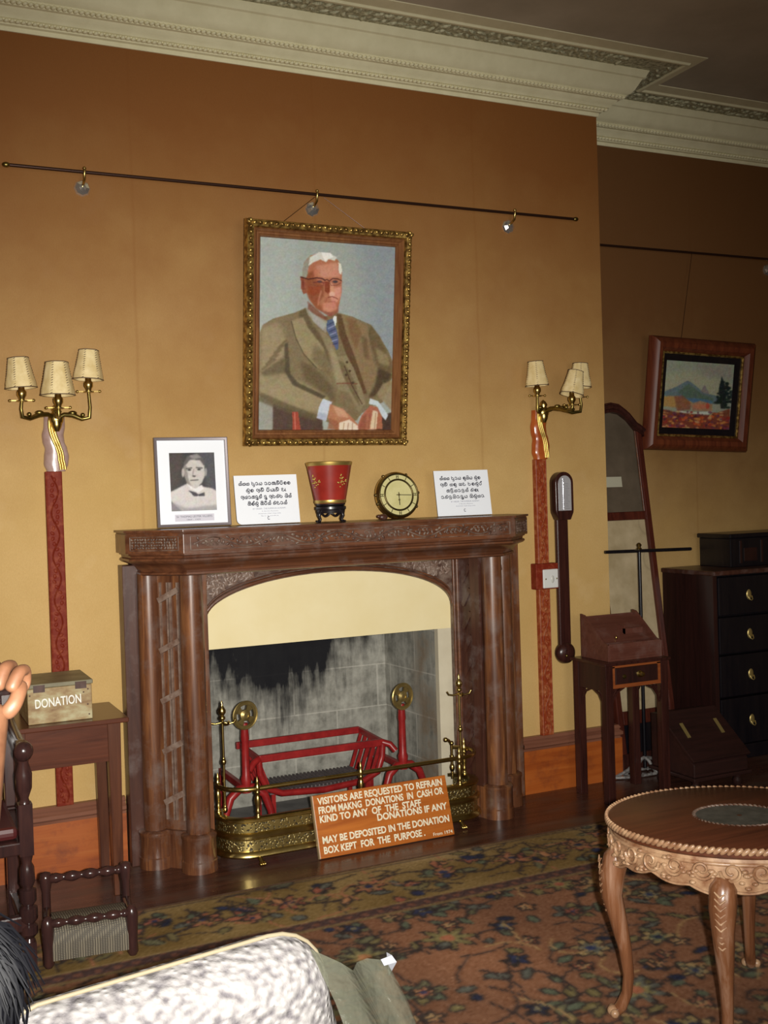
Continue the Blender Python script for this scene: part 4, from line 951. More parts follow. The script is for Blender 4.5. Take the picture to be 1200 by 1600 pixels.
# writing desk with one drawer and fretted corner brackets
T = thing('writing_table', 'small dark wooden table with one drawer and fretted leg brackets below the barometer', 'table', (3.17, 4.18, 0))
X0, X1, Y0, Y1, ZT = 2.985, 3.365, 4.035, 4.315, .648
q = B(); q.box(X0, X1, Y0, Y1, ZT-.014, ZT); q.build('table_top', MT['mahog'], T, smooth=0, bevel=.004)
for x in (X0+.012, X1-.052):
    for y in (Y0+.012, Y1-.052):
        q = B(); q.box(x, x+.040, y, y+.040, 0, ZT-.014); q.build('leg', MT['mahog'], T, smooth=0, bevel=.002)
for nm, bx in (('side_apron',(X0+.016,X0+.030,Y0+.05,Y1-.05,.515,ZT-.014)),('side_apron',(X1-.030,X1-.016,Y0+.05,Y1-.05,.515,ZT-.014)),('back_apron',(X0+.05,X1-.05,Y1-.03,Y1-.016,.515,ZT-.014))):
    q = B(); q.box(*bx); q.build(nm, MT['sideb'], T, smooth=0)
MT['drawer'] = wood('orange_brown_drawer_edge', (.20,.05,.014), (.30,.085,.024), None, 'x', 1, .3)
q = B(); q.box(X0+.052, X1-.052, Y0+.016, Y0+.03, .528, .545); q.box(X0+.052, X0+.066, Y0+.016, Y0+.03, .545, .628); q.box(X1-.072, X1-.052, Y0+.016, Y0+.03, .545, .628); q.box(X0+.052,X1-.052,Y0+.016,Y0+.03,.622,.632); dr = q.build('drawer_frame', MT['drawer'], T, smooth=0)
q = B(); q.box(X0+.066, X1-.072, Y0+.010, Y0+.25, .546, .621); df = q.build('drawer', MT['sideb'], T, smooth=0, bevel=.002)
q = B(); q.lathe([(0,0),(.016,0),(.016,.003),(.008,.006),(.008,.014),(.014,.020),(.010,.028),(0,.030)], ((X0+X1)/2+.01, Y0+.010, .585), 14, AX_Y); q.build('brass_knob', MT['brass'], df)
q = B(); q.lathe([(0,0),(.011,0),(.009,.004),(0,.005)], ((X0+X1)/2-.075, Y0+.010, .580), 12, AX_Y); q.build('keyhole_plate', MT['brassdk'], df)
def fret(p, dx, dy):
    q = B(); p = Vector(p); d = Vector((dx,dy,0))
    q.tube([p+d*.0+Vector((0,0,-.09)), p+d*.012+Vector((0,0,-.055)), p+d*.035+Vector((0,0,-.022)), p+d*.075+Vector((0,0,-.004))], .0055, 6)
    q.tube([p+d*(.022+.012*cos(t))+Vector((0,0,-.022+.012*sin(t))) for t in [i*.8 for i in range(8)]], .0035, 5); q.tube([p+d*.004+Vector((0,0,-.05)), p+d*.03+Vector((0,0,-.008))], .004, 5)
    q.build('fret_bracket', MT['mahog'], T, smooth=60)
fret((X0+.052, Y0+.03, .530), 1, 0); fret((X1-.052, Y0+.03, .530), -1, 0); fret((X0+.03, Y0+.052, .518), 0, 1); fret((X0+.03, Y1-.052, .518), 0, -1); fret((X1-.03, Y0+.052, .518), 0, 1); fret((X1-.03, Y1-.052, .518), 0, -1)

# sloping letter box on the table
MT['letterbox'] = wood('dull_red_brown_box', (.085,.026,.017), (.13,.045,.030), None, 'x', 1.4, .4, worn=(.16,.09,.075))
T = thing('letter_box', 'red brown slant topped wooden letter box standing on the small drawer table', 'box', (3.19, 4.18, ZT))
x0, x1, y0, y1 = 3.035, 3.345, 4.075, 4.285; zb = ZT+.0005
q = B(); q.box(x0+.008, x1-.008, y0, y1, zb, zb+.010); q.build('base_board', MT['letterbox'], T, smooth=0)
for x in (x0, x1-.008):
    q = B(); q.prism([(y0,zb),(y1,zb),(y1,zb+.205),(y1-.03,zb+.200),(y0+.035,zb+.085),(y0,zb+.075)], 0, .008, Matrix(((0,0,1,x),(1,0,0,0),(0,1,0,0),(0,0,0,1)))); q.build('side_panel', MT['letterbox'], T, smooth=0, bevel=.001)
q = B(); q.box(x0+.008, x1-.008, y0, y0+.008, zb+.01, zb+.080); q.build('front_panel', MT['letterbox'], T, smooth=0, bevel=.001)
q = B(); q.box(x0+.008, x1-.008, y1-.008, y1, zb+.01, zb+.190); q.build('back_panel', MT['letterbox'], T, smooth=0)
q = B(); q.bar((x0+.16, y0+.045, zb+.082),(x0+.16, y1-.03, zb+.180), .29, .008, (0,-.5,.8)); q.build('sloping_lid', MT['letterbox'], T, smooth=0)
q = B(); q.box(x0+.15, x1-.05, y0+.075, y0+.085, zb+.095, zb+.135); q.box(x0+.15, x0+.158, y0+.075, y1-.05, zb+.10, zb+.15); q.build('tray_divider', MT['letterbox'], T, smooth=0)
q = B(); q.ball((x0+.085, y0+.050, zb+.100), .008, 8, (.8,.8,1.2)); q.build('brass_knob', MT['brass'], T, smooth=60)

# chest of drawers
T = thing('chest_of_drawers', 'tall nearly black chest of drawers with oval brass pulls in the alcove', 'chest of drawers', (4.36, 4.55, 0))
X0, X1, Y0, Y1 = 3.92, 4.86, 4.350, 4.755
q = B(); q.box(X0, X0+.025, Y0+.01, Y1, .06, .975); q.build('side_panel', MT['sideb'], T, smooth=0)
q = B(); q.box(X1-.025, X1, Y0+.01, Y1, .06, .975); q.build('side_panel', MT['sideb'], T, smooth=0)
q = B(); q.box(X0-.012, X1+.012, Y0-.012, Y1, .975, 1.0); q.build('top_board', MT['oakdk'], T, smooth=0, bevel=.006)
q = B(); q.box(X0, X1, Y0+.02, Y1, 0, .075); q.build('plinth', MT['ebony'], T, smooth=0, bevel=.004)
q = B(); q.box(X0+.025, X1-.025, Y0+.05, Y1, .075, .975); q.build('carcass', MT['ebony'], T, smooth=0)
zz = [.080,.335,.560,.760,.970]
MT['pull'] = mat('dull_brass_pull', (.50,.38,.14), .4, metal=.7)
for k in range(4):
    q = B(); q.box(X0+.030, X1-.030, Y0+.004, Y0+.05, zz[k]+.005, zz[k+1]-.006); d_ = q.build('drawer', MT['ebony'], T, smooth=0, bevel=.004)
    for x in (X0+.235, X1-.235):
        zc = (zz[k]+zz[k+1])/2
        q = B(); q.ball((x, Y0+.002, zc), .024, 12, (.72,.22,1.15)); q.tube([(x-.014,Y0-.004,zc-.008),(x-.010,Y0-.014,zc-.024),(x,Y0-.016,zc-.029),(x+.010,Y0-.014,zc-.024),(x+.014,Y0-.004,zc-.008)], .003, 6); q.build('brass_pull', MT['pull'], d_, smooth=60)
T = thing('dark_casket', 'low black lacquered casket with faint panels lying on the tall chest of drawers', 'box', (4.43, 4.60, 1.0))
q = B(); q.box(4.155, 4.70, 4.48, 4.72, 1.0005, 1.155); q.build('body', MT['ebony'], T, smooth=0, bevel=.004)
q = B(); q.box(4.145, 4.71, 4.47, 4.73, 1.155, 1.180); q.build('lid', MT['ebony'], T, smooth=0, bevel=.006)
for x in (4.22, 4.37, 4.52):
    q = B(); q.box(x, x+.012, 4.476, 4.48, 1.02, 1.14); q.build('upright_strip', MT['sideb'], T, smooth=0)
q = B(); q.box(4.25, 4.34, 4.477, 4.48, 1.03, 1.10); q.build('faint_panel', MT['sideb'], T, smooth=0)

# coal box on bun feet
T = thing('coal_box', 'dark wooden slope lidded coal box on bun feet beside the small drawer table', 'box', (3.60, 4.15, 0))
X0, X1, Y0, Y1 = 3.440, 3.770, 3.985, 4.290
MT['coal'] = wood('very_dark_brown_box', (.018,.008,.007), (.034,.013,.011), None, 'x', 1.2, .35)
q = B(); q.prism([(Y0,.075),(Y1,.075),(Y1,.335),(Y1-.07,.335),(Y0,.135)], X0, X1, Matrix(((0,0,1,0),(1,0,0,0),(0,1,0,0),(0,0,0,1)))); bx = q.build('body', MT['coal'], T, smooth=0, bevel=.004)
q = B(); q.bar(((X0+X1)/2, Y0-.008, .150),((X0+X1)/2, Y1-.068, .3415), X1-X0+.02, .014, (0,-.5,.8)); ld = q.build('sloping_lid', MT['coal'], T, smooth=0, bevel=.003)
q = B(); q.box(X0-.012, X1+.012, Y0-.015, Y1+.01, .058, .076); q.build('base_moulding', MT['coal'], T, smooth=0, bevel=.004)
for x in (X0+.06, X1-.06):
    q = B(); y, z = Y0+.125, .262; q.bar((x, y-.030, z-.012-.008),(x, y+.030, z+.046-.008), .018, .004, (0,-.5,.8)); q.build('brass_hinge', MT['pull'], ld, smooth=0)
for x in (X0+.025, X1-.05):
    for y in (Y0+.02, Y1-.04):
        q = B(); q.lathe([(.012,0),(.022,.012),(.024,.028),(.016,.042),(.020,.058)], (x,y,0), 14); q.build('bun_foot', MT['coal'], T)

# ------------------------------------------------------------------ brass fender
T = thing('brass_fender', 'curved brass fender with two pierced bands and a top rail before the hearth', 'fender', (1.80, 4.2, 0))
def fenderpath(o=0):
    x0, x1, yf, r = 1.215-o, 2.400+o, 4.118-o, .125+o
    pts = [(1.240-o, 4.325), (1.222-o, 4.285)]
    pts += [(x0+r+r*cos(radians(a)), yf+r+r*sin(radians(a))) for a in range(180, 271, 9)]
    pts += [(x0+r+(x1-x0-2*r)*k/8, yf) for k in range(1, 8)]
    pts += [(x1-r+r*cos(radians(a)), yf+r+r*sin(radians(a))) for a in range(270, 361, 9)]
    return pts + [(2.385+o, 4.285), (2.345+o, 4.325)]
def band(prof, mt, name, parent=T):
    q = B(); rows = [[(x, y, z) for x, y in fenderpath(o)] for o, z in prof]
    q.strip(rows + [rows[0]]); return q.build(name, mt, parent, smooth=40)
fb = band([(-.004,.034),(.000,.034),(.000,.168),(-.004,.168)], MT['pierced'], 'pierced_band')
band([(-.010,.028),(.014,.028),(.018,.034),(.016,.042),(.006,.052),(-.010,.052)], MT['brass'], 'base_moulding')
band([(-.006,.098),(.002,.096),(.012,.104),(.013,.114),(.006,.122),(.000,.126),(-.006,.126)], MT['brass'], 'middle_moulding')
band([(-.030,.166),(.004,.166),(.008,.170),(.008,.177),(.003,.181),(-.030,.181)], MT['brass'], 'top_ledge')
q = B(); q.tube([(x, y, .297) for x, y in fenderpath(-.008)], .0095, 10); q.build('top_rail', MT['brass'], T, smooth=60)
fp_ = fenderpath(-.008)
for x, y in ((fp_[1][0]+.002, fp_[1][1]-.01), (1.350,4.126), (1.800,4.126), (2.268,4.126), (fp_[-2][0]-.002, fp_[-2][1]-.01)):
    q = B(); q.lathe([(.012,0),(.013,.006),(.008,.010),(.008,.020),(.011,.026),(.007,.032),(.010,.050),(.013,.070),(.010,.084),(.007,.092),(.012,.100),(.008,.106),(.012,.116),(.012,.124),(.006,.132),(.009,.140),(.006,.150),(.003,.160),(0,.166)], (x,y,.181), 14); q.build('post', MT['brass'], T, smooth=60)
for x, y in ((1.345,4.112), (2.255,4.112), (1.24,4.29), (2.37,4.29)):
    q = B(); q.tube([(x,y+.012,.036),(x,y-.002,.030),(x+.002,y-.016,.018),(x+.004,y-.024,.010)], [.010,.010,.009,.010], 8)
    for k in (-1,0,1): q.ball((x+.004+k*.009, y-.027, .008), .0085, 8, (.8,1.3,.95))
    q.build('paw_foot', MT['brass'], T, smooth=60)
def toolpole(x, y, z0, z1, dirs):
    q = B(); q.tube([(x,y,z0),(x,y,z1-.06)], .0058, 10)
    for z in (z0+.012, z0+(z1-z0)*.45): q.ball((x,y,z), .011, 10, (1,1,1.3)); q.ball((x,y,z+.014), .008, 8)
    p_ = q.build('tool_pole', MT['brass'], T, smooth=60)
    q = B(); q.lathe([(.006,0),(.013,.008),(.013,.014),(.007,.020),(.015,.032),(.016,.042),(.008,.056),(.005,.062),(.006,.070),(0,.084)], (x,y,z1-.085), 14); q.build('finial', MT['brass'], p_, smooth=60)
    for dx, dy in dirs:
        q = B(); zc = z0+(z1-z0)*.80; d = Vector((dx,dy,0)); c = Vector((x,y,zc)); q.tube([c, c+d*.03+Vector((0,0,-.006)), c+d*.05+Vector((0,0,-.002)), c+d*.058+Vector((0,0,.012))], .0045, 8); q.build('hook', MT['brass'], p_, smooth=60)
toolpole(1.256, 4.262, .181, .640, ((-.9,.3),(.9,-.3),(.2,-.9))); toolpole(2.352, 4.262, .181, .640, ((-.95,.2),(.95,-.2),(-.2,-.9)))
q = B(); c = Vector((2.290,4.232,.181)); q.tube([c, c+Vector((0,0,.15))], .006, 8); q.ball(c+Vector((0,0,.05)), .012, 8, (1,1,1.6)); q.ball(c+Vector((0,0,.10)), .010, 8); q.ball(c+Vector((0,0,.158)), .011, 8); q.tube([c+Vector((0,0,.155)), c+Vector((-.016,-.004,.172)), c+Vector((-.030,-.006,.178))], [.006,.007,.009], 8); q.ball(c+Vector((-.032,-.006,.178)), .011, 8)
q.build('tool_rest', MT['brass'], T, smooth=60)

# ------------------------------------------------------------------ red firedogs and basket grate
HZ = .012
MT['disc'] = speck('dull_brass_disc', (.34,.25,.085), (.50,.38,.15), 30, .38, .15, metal=.85)
def firedog(x, y, label, hole):
    T = thing('firedog', label, 'firedog', (x, y, HZ))
    q = B(); q.tube([(x,y,.205),(x,y,.24),(x,y,.262),(x,y,.28),(x,y,.42),(x,y,.435),(x,y,.50)], [.022,.021,.024,.018,.016,.019,.014], 12); q.build('post', MT['red'], T, smooth=60)
    for s in (-1, 1):
        q = B(); q.tube([(x,y,.225),(x+s*.035,y-.004,.222),(x+s*.075,y-.010,.190),(x+s*.100,y-.014,.120),(x+s*.112,y-.016,.05),(x+s*.118,y-.018,HZ+.012)], [.018,.019,.018,.016,.014,.015], 10); q.build('leg', MT['red'], T, smooth=60)
    q = B(); q.bar((x,y,.215),(x,4.80,.215), .022, .028); q.bar((x,4.79,.215),(x,4.79,HZ), .022, .022); q.build('billet_bar', MT['red'], T, smooth=0, bevel=.003)
    c = Vector((x, y-.012, .535)); A = Matrix.Rotation(radians(14), 3, 'Z') @ AX_Y; R_ = .060
    q = B(); ring = lambda r, z: [c + A @ Vector((r*cos(2*pi*k/40), r*sin(2*pi*k/40), z)) for k in range(40)]
    q.strip([ring(R_,-.004), ring(R_,.004), ring(R_*.72,.004), ring(R_*.72,-.004), ring(R_,-.004)], closed=True)
    q.lathe([(0,-.004),(R_*.40,-.004),(R_*.40,.006),(R_*.2,.012),(R_*.2,.009),(0,.009)], c, 24, A)
    for k in range(4):
        a0 = radians(45+90*k-21+8); a1 = radians(45+90*k+21+8)
        for z in ((-.004,.004),):
            seg = [(r, a) for r in (R_*.34, R_*.76) for a in [a0+(a1-a0)*i/6 for i in range(7)]]
            vs = [c + A @ Vector((r*cos(a), r*sin(a), .004)) for r, a in seg] + [c + A @ Vector((r*cos(a), r*sin(a), -.004)) for r, a in seg]
            fs = [(i, i+1, 8+i, 7+i) for i in range(6)] + [(14+i+1, 14+i, 21+i, 22+i) for i in range(6)] + [(0,7,21,14),(13,6,20,27)]
            q.add(vs, fs)
    q.tube(ring(R_*.97, .003), .004, 6, True); q.build('brass_disc', MT['disc'], T, smooth=40)
firedog(1.400, 4.425, 'red iron firedog with a pierced brass disc at the left side of the hearth', 0)
firedog(2.142, 4.425, 'red iron firedog with a pierced brass disc at the right side of the hearth', 1)
T = thing('basket_grate', 'red iron basket grate standing between the two disc topped firedogs', 'grate', (1.77, 4.58, HZ))
X0, X1, Y0, Y1 = 1.475, 2.065, 4.475, 4.735
q = B(); q.bar((X0,Y0,.325),(X1,Y0,.325), .020, .032); q.build('front_rail', MT['red'], T, smooth=0, bevel=.004)
q = B(); q.bar((X0-.02,Y1,.335),(X1,Y1,.335), .020, .032); q.build('back_rail', MT['red'], T, smooth=0, bevel=.004)
for x in (X0, X1):
    q = B(); q.bar((x,Y0,.325),(x,Y1,.335), .016, .026); q.build('side_rail', MT['red'], T, smooth=0, bevel=.003)
    for k in range(5):
        y = Y0+.02+(Y1-Y0-.04)*k/4; s = -1 if x == X1 else 1
        q = B(); q.bar((x,y,.322),(x+s*.055,y,.170), .016, .008, (0,1,0)); q.build('side_slat', MT['red'], T, smooth=0)
q = B(); q.tube([(X0,Y0,.318),(X0+.004,Y0,.26),(X0+.03,Y0-.004,.195),(X0+.10,Y0-.006,.165),(1.77,Y0-.006,.152),(X1-.10,Y0-.006,.165),(X1-.03,Y0-.004,.195),(X1-.004,Y0,.26),(X1,Y0,.318)], .015, 10); q.build('curved_front_bar', MT['red'], T, smooth=60)
q = B(); q.tube([(X0,Y0,.325),(X0-.03,Y0-.016,.315),(X0-.055,Y0-.03,.285)], .015, 10); q.build('shoulder', MT['red'], T, smooth=60)
q = B(); q.tube([(X1,Y0,.325),(X1+.03,Y0-.016,.315),(X1+.050,Y0-.03,.285)], .015, 10); q.build('shoulder', MT['red'], T, smooth=60)
MT['mesh'] = speck('grey_iron_grid', (.09,.075,.075), (.16,.13,.13), 40, .6, .3)
q = B(); q.box(X0+.05, X1-.05, Y0+.01, Y1-.01, .160, .166)
for k in range(26): q.bar((X0+.06+.0185*k, Y0+.012, .170),(X0+.06+.0185*k, Y1-.012, .170), .006, .008)
q.build('grate_floor', MT['mesh'], T, smooth=0)
for x in (X0+.07, X1-.07):
    for y in (Y0+.03, Y1-.03):
        q = B(); q.bar((x,y,.16),(x,y,HZ), .018, .018); q.build('leg', MT['red'], T, smooth=0)

# ------------------------------------------------------------------ painted notice board leaning on the fender
MT['signwood'] = wood('orange_varnished_board', (.34,.085,.012), (.50,.150,.022), None, 'x', 1.4, .35)
MT['signedge'] = mat('pale_board_edge', (.34,.24,.13), .5)
MT['signink'] = mat('cream_sign_paint', (.80,.74,.55), .55)
T = thing('donation_notice_board', 'orange varnished notice board with cream lettering leaning against the brass fender', 'sign', (1.87, 4.03, 0))
SW, SH = .612, .247
F = frame((1.572, 4.030, .004), (1, .004, 0), (-.035, .300, 1))
q = B(F); q.box(0, SW, 0, SH, -.016, 0); bd = q.build('board', MT['signwood'], T, smooth=0, bevel=.002)
q = B(F); q.box(-.004, 0, 0, SH, -.016, .001); q.build('edge_strip', MT['signedge'], bd, smooth=0)
lines = [('VISITORS ARE REQUESTED TO REFRAIN', .030, .965, .86), ('FROM MAKNG  DONATIONS  IN  CASH OR', .030, .965, .715), ('KIND TO ANY  OF  THE  STAFF', .030, .780, .575),
         ('DONATIONS IF ANY', .440, .975, .455), ('MAY BE DEPOSITED IN THE DONATION', .030, .975, .245), ('BOX KEPT  FOR  THE  PURPOSE .', .030, .775, .085)]
for s_, a, c, y in lines:
    q, w = text(s_, F @ Matrix.Translation((SW*a, SH*y - .004, .0012)), bd, MT['signink'], 'lettering', width=SW*(c-a), height=.0265, bold=.03); q.build('lettering', MT['signink'], bd, smooth=0, fix=False)
q, w = text('From 1974', F @ Matrix.Translation((SW*.835, SH*.035, .0012)), bd, MT['signink'], 'lettering', width=SW*.15, height=.013, bold=.01); q.build('lettering', MT['signink'], bd, smooth=0, fix=False)

# ------------------------------------------------------------------ donation table and box
T = thing('side_table', 'plain brown wooden side table against the wall left of the fireplace', 'table', (.61, 4.2, 0))
X0, X1, Y0, Y1, ZT = .395, .832, 4.022, 4.385, .660
q = B(); q.box(X0, X1, Y0, Y1, ZT-.018, ZT); q.build('table_top', MT['mahogx'], T, smooth=0, bevel=.004)
q = B(); q.box(X0+.05, X1-.05, Y0+.034, Y0+.050, .500, ZT-.018); q.build('front_apron', MT['mahogx'], T, smooth=0)
for x in (X0+.034, X1-.050):
    q = B(); q.box(x, x+.016, Y0+.05, Y1-.05, .500, ZT-.018); q.build('side_apron', MT['mahogx'], T, smooth=0)
q = B(); q.box(X0+.05, X1-.05, Y1-.050, Y1-.034, .500, ZT-.018); q.build('back_apron', MT['mahogx'], T, smooth=0)
MT['tleg'] = wood('brown_table_leg', (.055,.017,.009), (.115,.038,.017), None, 'z', 1, .3)
for x in (X0+.05, X1-.05):
    for y in (Y0+.05, Y1-.05):
        q = B(); w = .024; v = .017; q.add([(x-v,y-v,0),(x+v,y-v,0),(x+v,y+v,0),(x-v,y+v,0),(x-w,y-w,ZT-.018),(x+w,y-w,ZT-.018),(x+w,y+w,ZT-.018),(x-w,y+w,ZT-.018)],[(3,2,1,0),(4,5,6,7),(0,1,5,4),(1,2,6,5),(2,3,7,6),(3,0,4,7)]); q.build('leg', MT['tleg'], T, smooth=0, bevel=.002)
def boxmat():
    m = mat('worn_painted_box', (.4,.35,.2), .6); n = N(m); v = n.coords(); g = n.noise(n.coords((1,1,2)), 11, 5, .65)
    c = n.ramp(g, [(.33,(.20,.105,.04)), (.48,(.32,.22,.10)), (.62,(.42,.37,.21))]); n.color(c); n.bump(g, .15, .002); return m
MT['boxpaint'] = boxmat(); MT['boxlid'] = speck('greenish_worn_lid', (.16,.14,.085), (.30,.27,.17), 9, .55, .1)
T = thing('donation_box', 'worn wooden collection box stencilled in white standing on the side table', 'box', (.60, 4.16, ZT))
x0, x1, y0, y1, z0, z1 = .484, .711, 4.075, 4.335, ZT+.0005, .806
q = B(); q.box(x0, x1, y0, y1, z0, z1-.017); body_ = q.build('body', MT['boxpaint'], T, smooth=0, bevel=.003)
q = B(); q.box(x0-.004, x1+.004, y0-.005, y1, z1-.016, z1); lid_ = q.build('lid', MT['boxlid'], T, smooth=0, bevel=.003)
for x in (x0+.020, x1-.060):
    q = B(); q.box(x, x+.040, y0-.0075, y0-.004, z1-.030, z1-.004); q.build('hinge', MT['oakdk'], lid_, smooth=0)
q = B()
for x, z in ((x0+.008,z1-.04),(x1-.014,z1-.035),(x1-.012,z0+.018),(x1-.016,z0+.055),(x1-.03,z1-.045)): q.ball((x,y0-.0005,z), .003, 6, (1,.5,1))
q.build('nail', MT['oakdk'], body_, smooth=60)
q, w = text('DONATION', frame((x0+.026, y0-.0008, z0+.058), (1,0,.035), (0,0,1)), body_, MT['signink'], 'lettering', width=.162, height=.032, bold=.012)
q.build('lettering', mat('white_stencil_paint', (.80,.80,.74), .55), body_, smooth=0, fix=False)

# ------------------------------------------------------------------ caned footstool
def cane():
    m = mat('woven_cane', (.24,.20,.14), .6); n = N(m); a = n.wave(n.coords((1,1,1)), 42, 1.0, 2, 'X'); b2 = n.wave(n.coords((1,1,1)), 60, .4, 1, 'Z'); b3 = n.wave(n.coords((1,1,1)), 60, .4, 1, 'Y')
    h = n.math('MULTIPLY', a, n.math('MAXIMUM', b2, b3)); c = n.ramp(h, [(.15,(.055,.045,.032)), (.7,(.20,.17,.12))]); n.color(c); n.bump(h, .5, .003); return m
MT['cane'] = cane(); MT['dkturn'] = wood('dark_polished_turning', (.025,.012,.012), (.055,.022,.018), None, 'z', 1.2, .2)
SM = Matrix.Translation((.590, 3.585, .0095)) @ rotz(radians(-7))
T = thing('cane_footstool', 'low dark footstool with turned spindles and a woven cane seat before the side table', 'footstool', (.590, 3.585, 0))
def spindle(a, c, r, name):
    q = B(SM); a = Vector(a); c = Vector(c); k = 40; pts = []; rs = []
    for i in range(k+1):
        t = i/k; pts.append(a.lerp(c, t)); s_ = abs(t-.5)*2
        rs.append(r*(.55 + .45*abs(sin(t*pi*4.5))**1.5 if .12 < t < .88 else (.85 if .05 < t < .95 else .6)))
    q.tube(pts, rs, 10); q.build(name, MT['dkturn'], T, smooth=60)
W2 = .128
for s in (-1, 1):
    q = B(SM); x = s*W2; q.lathe([(.011,0),(.018,.012),(.016,.05),(.019,.10),(.020,.13),(.017,.150),(.008,.160),(0,.162)], (x,-.095,0), 14); q.build('front_post', MT['dkturn'], T, smooth=60)
    q = B(SM); q.lathe([(.011,0),(.014,.02),(.014,.17),(.018,.19),(.020,.215),(.016,.232),(0,.238)], (x,.105,0), 14); q.build('rear_post', MT['dkturn'], T, smooth=60)
    q = B(SM); q.tube([(x,-.095,.115),(x,.105,.112)], .013, 10); q.build('side_rail', MT['dkturn'], T, smooth=60)
spindle((-W2,-.100,.138),(W2,-.100,.138), .016, 'front_spindle'); spindle((-W2,.105,.212),(W2,.105,.212), .018, 'rear_spindle')
q = B(SM); rows = []
for y, z in ((.085,.108),(.03,.124),(-.03,.130),(-.080,.126),(-.100,.108),(-.106,.070),(-.106,.022)): rows.append([(x*W2*.90, y, z) for x in (-1,-.5,0,.5,1)])
for y, z in ((-.100,.022),(-.100,.070),(-.094,.102),(-.076,.118),(-.03,.122),(.03,.116),(.085,.100)): rows.append([(x*W2*.90, y, z) for x in (-1,-.5,0,.5,1)])
rows.append(rows[0]); q.strip(rows); q.build('cane_seat', MT['cane'], T, smooth=60)

# ------------------------------------------------------------------ dark carved armchair at the left edge, seen from its right side
T = thing('carved_armchair', 'dark carved wooden armchair with scrolled arms cut off by the left edge', 'armchair', (.13, 3.75, 0))
def turned(x, y, z0, z1, r, name, prof=None):
    q = B(); L = z1-z0; n_ = 26; pr = []
    for i in range(n_+1):
        t = i/n_; pr.append((r*(.62+.38*abs(sin(t*pi*3.5))**.7), z0+L*t))
    q.lathe([(0,z0)]+pr+[(0,z1)], (x,y,0), 14); return q.build(name, MT['dkturn'], T, smooth=60)
CX0, CX1, CY0, CY1 = -.14, .398, 3.52, 3.93
for x in (CX0, CX1):
    q = B(); q.box(x-.019, x+.019, CY0-.019, CY0+.019, .0095, .10); q.box(x-.021, x+.021, CY0-.021, CY0+.021, .37, .53); q.lathe([(.018,.10),(.014,.11),(.027,.125),(.027,.148),(.016,.155),(.028,.170),(.028,.205),(.016,.212),(.026,.226),(.026,.262),(.016,.268),(.024,.285),(.022,.33),(.015,.345),(.021,.37)], (x,CY0,0), 14); q.build('front_leg', MT['dkturn'], T, smooth=40)
    q = B(); q.lathe([(.017,.53),(.013,.545),(.024,.575),(.026,.62),(.016,.655),(.020,.67)], (x,CY0,0), 14); q.build('arm_support', MT['dkturn'], T, smooth=60)
    q = B(); q.tube([(x,CY0-.02,.688),(x,CY0,.700),(x,CY0+.10,.690),(x,CY1-.12,.700),(x,CY1,.725)], [.027,.026,.022,.022,.020], 12); q.ball((x,CY0-.018,.694), .032, 12, (.95,.9,1)); q.build('arm', MT['dkturn'], T, smooth=60)
    q = B(); q.bar((x,CY1,0),(x,CY1,.42), .038, .038); q.bar((x,CY1,.42),(x,CY1+.04,.80), .036, .034); q.build('rear_leg', MT['dkturn'], T, smooth=0, bevel=.004)
    q = B(); q.bar((x,CY0,.11),(x,CY1,.11), .024, .028); q.build('side_stretcher', MT['dkturn'], T, smooth=0, bevel=.004)
q = B(); q.box(CX0-.02, CX1+.02, CY0-.02, CY1+.02, .375, .415); q.build('seat_frame', MT['dkturn'], T, smooth=0, bevel=.005)
q = B(); q.box(CX0+.02, CX1-.02, CY0+.01, CY1-.02, .415, .455); q.build('seat_cushion', mat('dark_red_leather', (.07,.012,.012), .4), T, smooth=0, bevel=.015)
q = B(); q.bar((CX0,CY0,.16),(CX1,CY0,.16), .03, .05); q.build('front_stretcher', MT['dkturn'], T, smooth=0, bevel=.006)
q = B(); q.bar(((CX0+CX1)/2,CY1+.010,.50),((CX0+CX1)/2,CY1+.036,.76), CX1-CX0-.036, .018, (0,-1,0)); q.build('back_panel', MT['dkturn'], T, smooth=0)
q = B(); q.bar((CX0-.02,CY1+.042,.79),(CX1+.02,CY1+.042,.79), .036, .06); q.build('crest_rail', MT['dkturn'], T, smooth=0, bevel=.008)

# ------------------------------------------------------------------ patterned carpet
RX0, RX1, RY0, RY1 = -.46, 4.40, .70, 3.845
ST = .0095
gw, gh = int((RX1-RX0)/ST), int((RY1-RY0)/ST)
xs = RX0 + (np.arange(gw)+.5)*ST; ys = RY1 - (np.arange(gh)+.5)*ST
GX, GY = np.meshgrid(xs, ys); rs = np.random.RandomState(12)
D = np.minimum.reduce([RY1-GY, GX-RX0, RX1-GX, GY-RY0])
im = np.zeros((gh, gw, 3)) + np.array((117,79,56.))
def wob(sc, s): 
    g = blur(rs.randn(gh, gw, 1), sc)[...,0]; return g/g.std()*s
im += wob(14, 9)[...,None]*np.array((1,.7,.5)); bord = D < .40
im[bord] = (112,92,56); im[bord] += wob(10, 8)[bord][:,None]
def stamp(x, y, r):
    i0, i1 = int((RY1-y-r)/ST), int((RY1-y+r)/ST)+2; j0, j1 = int((x-r-RX0)/ST), int((x+r-RX0)/ST)+2
    i0, j0 = max(i0,0), max(j0,0); i1, j1 = min(i1,gh), min(j1,gw)
    return (slice(i0,i1), slice(j0,j1)) if i1 > i0 and j1 > j0 else None
def flower(x, y, r, n, c, c2, cc_, rot=0, out=(40,32,30)):
    w = stamp(x, y, r*1.25)
    if w is None: return
    dx, dy = GX[w]-x, GY[w]-y; d = np.hypot(dx, dy); a = np.arctan2(dy, dx)+rot
    R_ = r*(.72+.28*np.cos(a*n)); reg = im[w]
    reg[d < R_+.012] = out; reg[d < R_-.004] = c; reg[d < R_*.62] = c2; reg[d < r*.26] = cc_; im[w] = reg
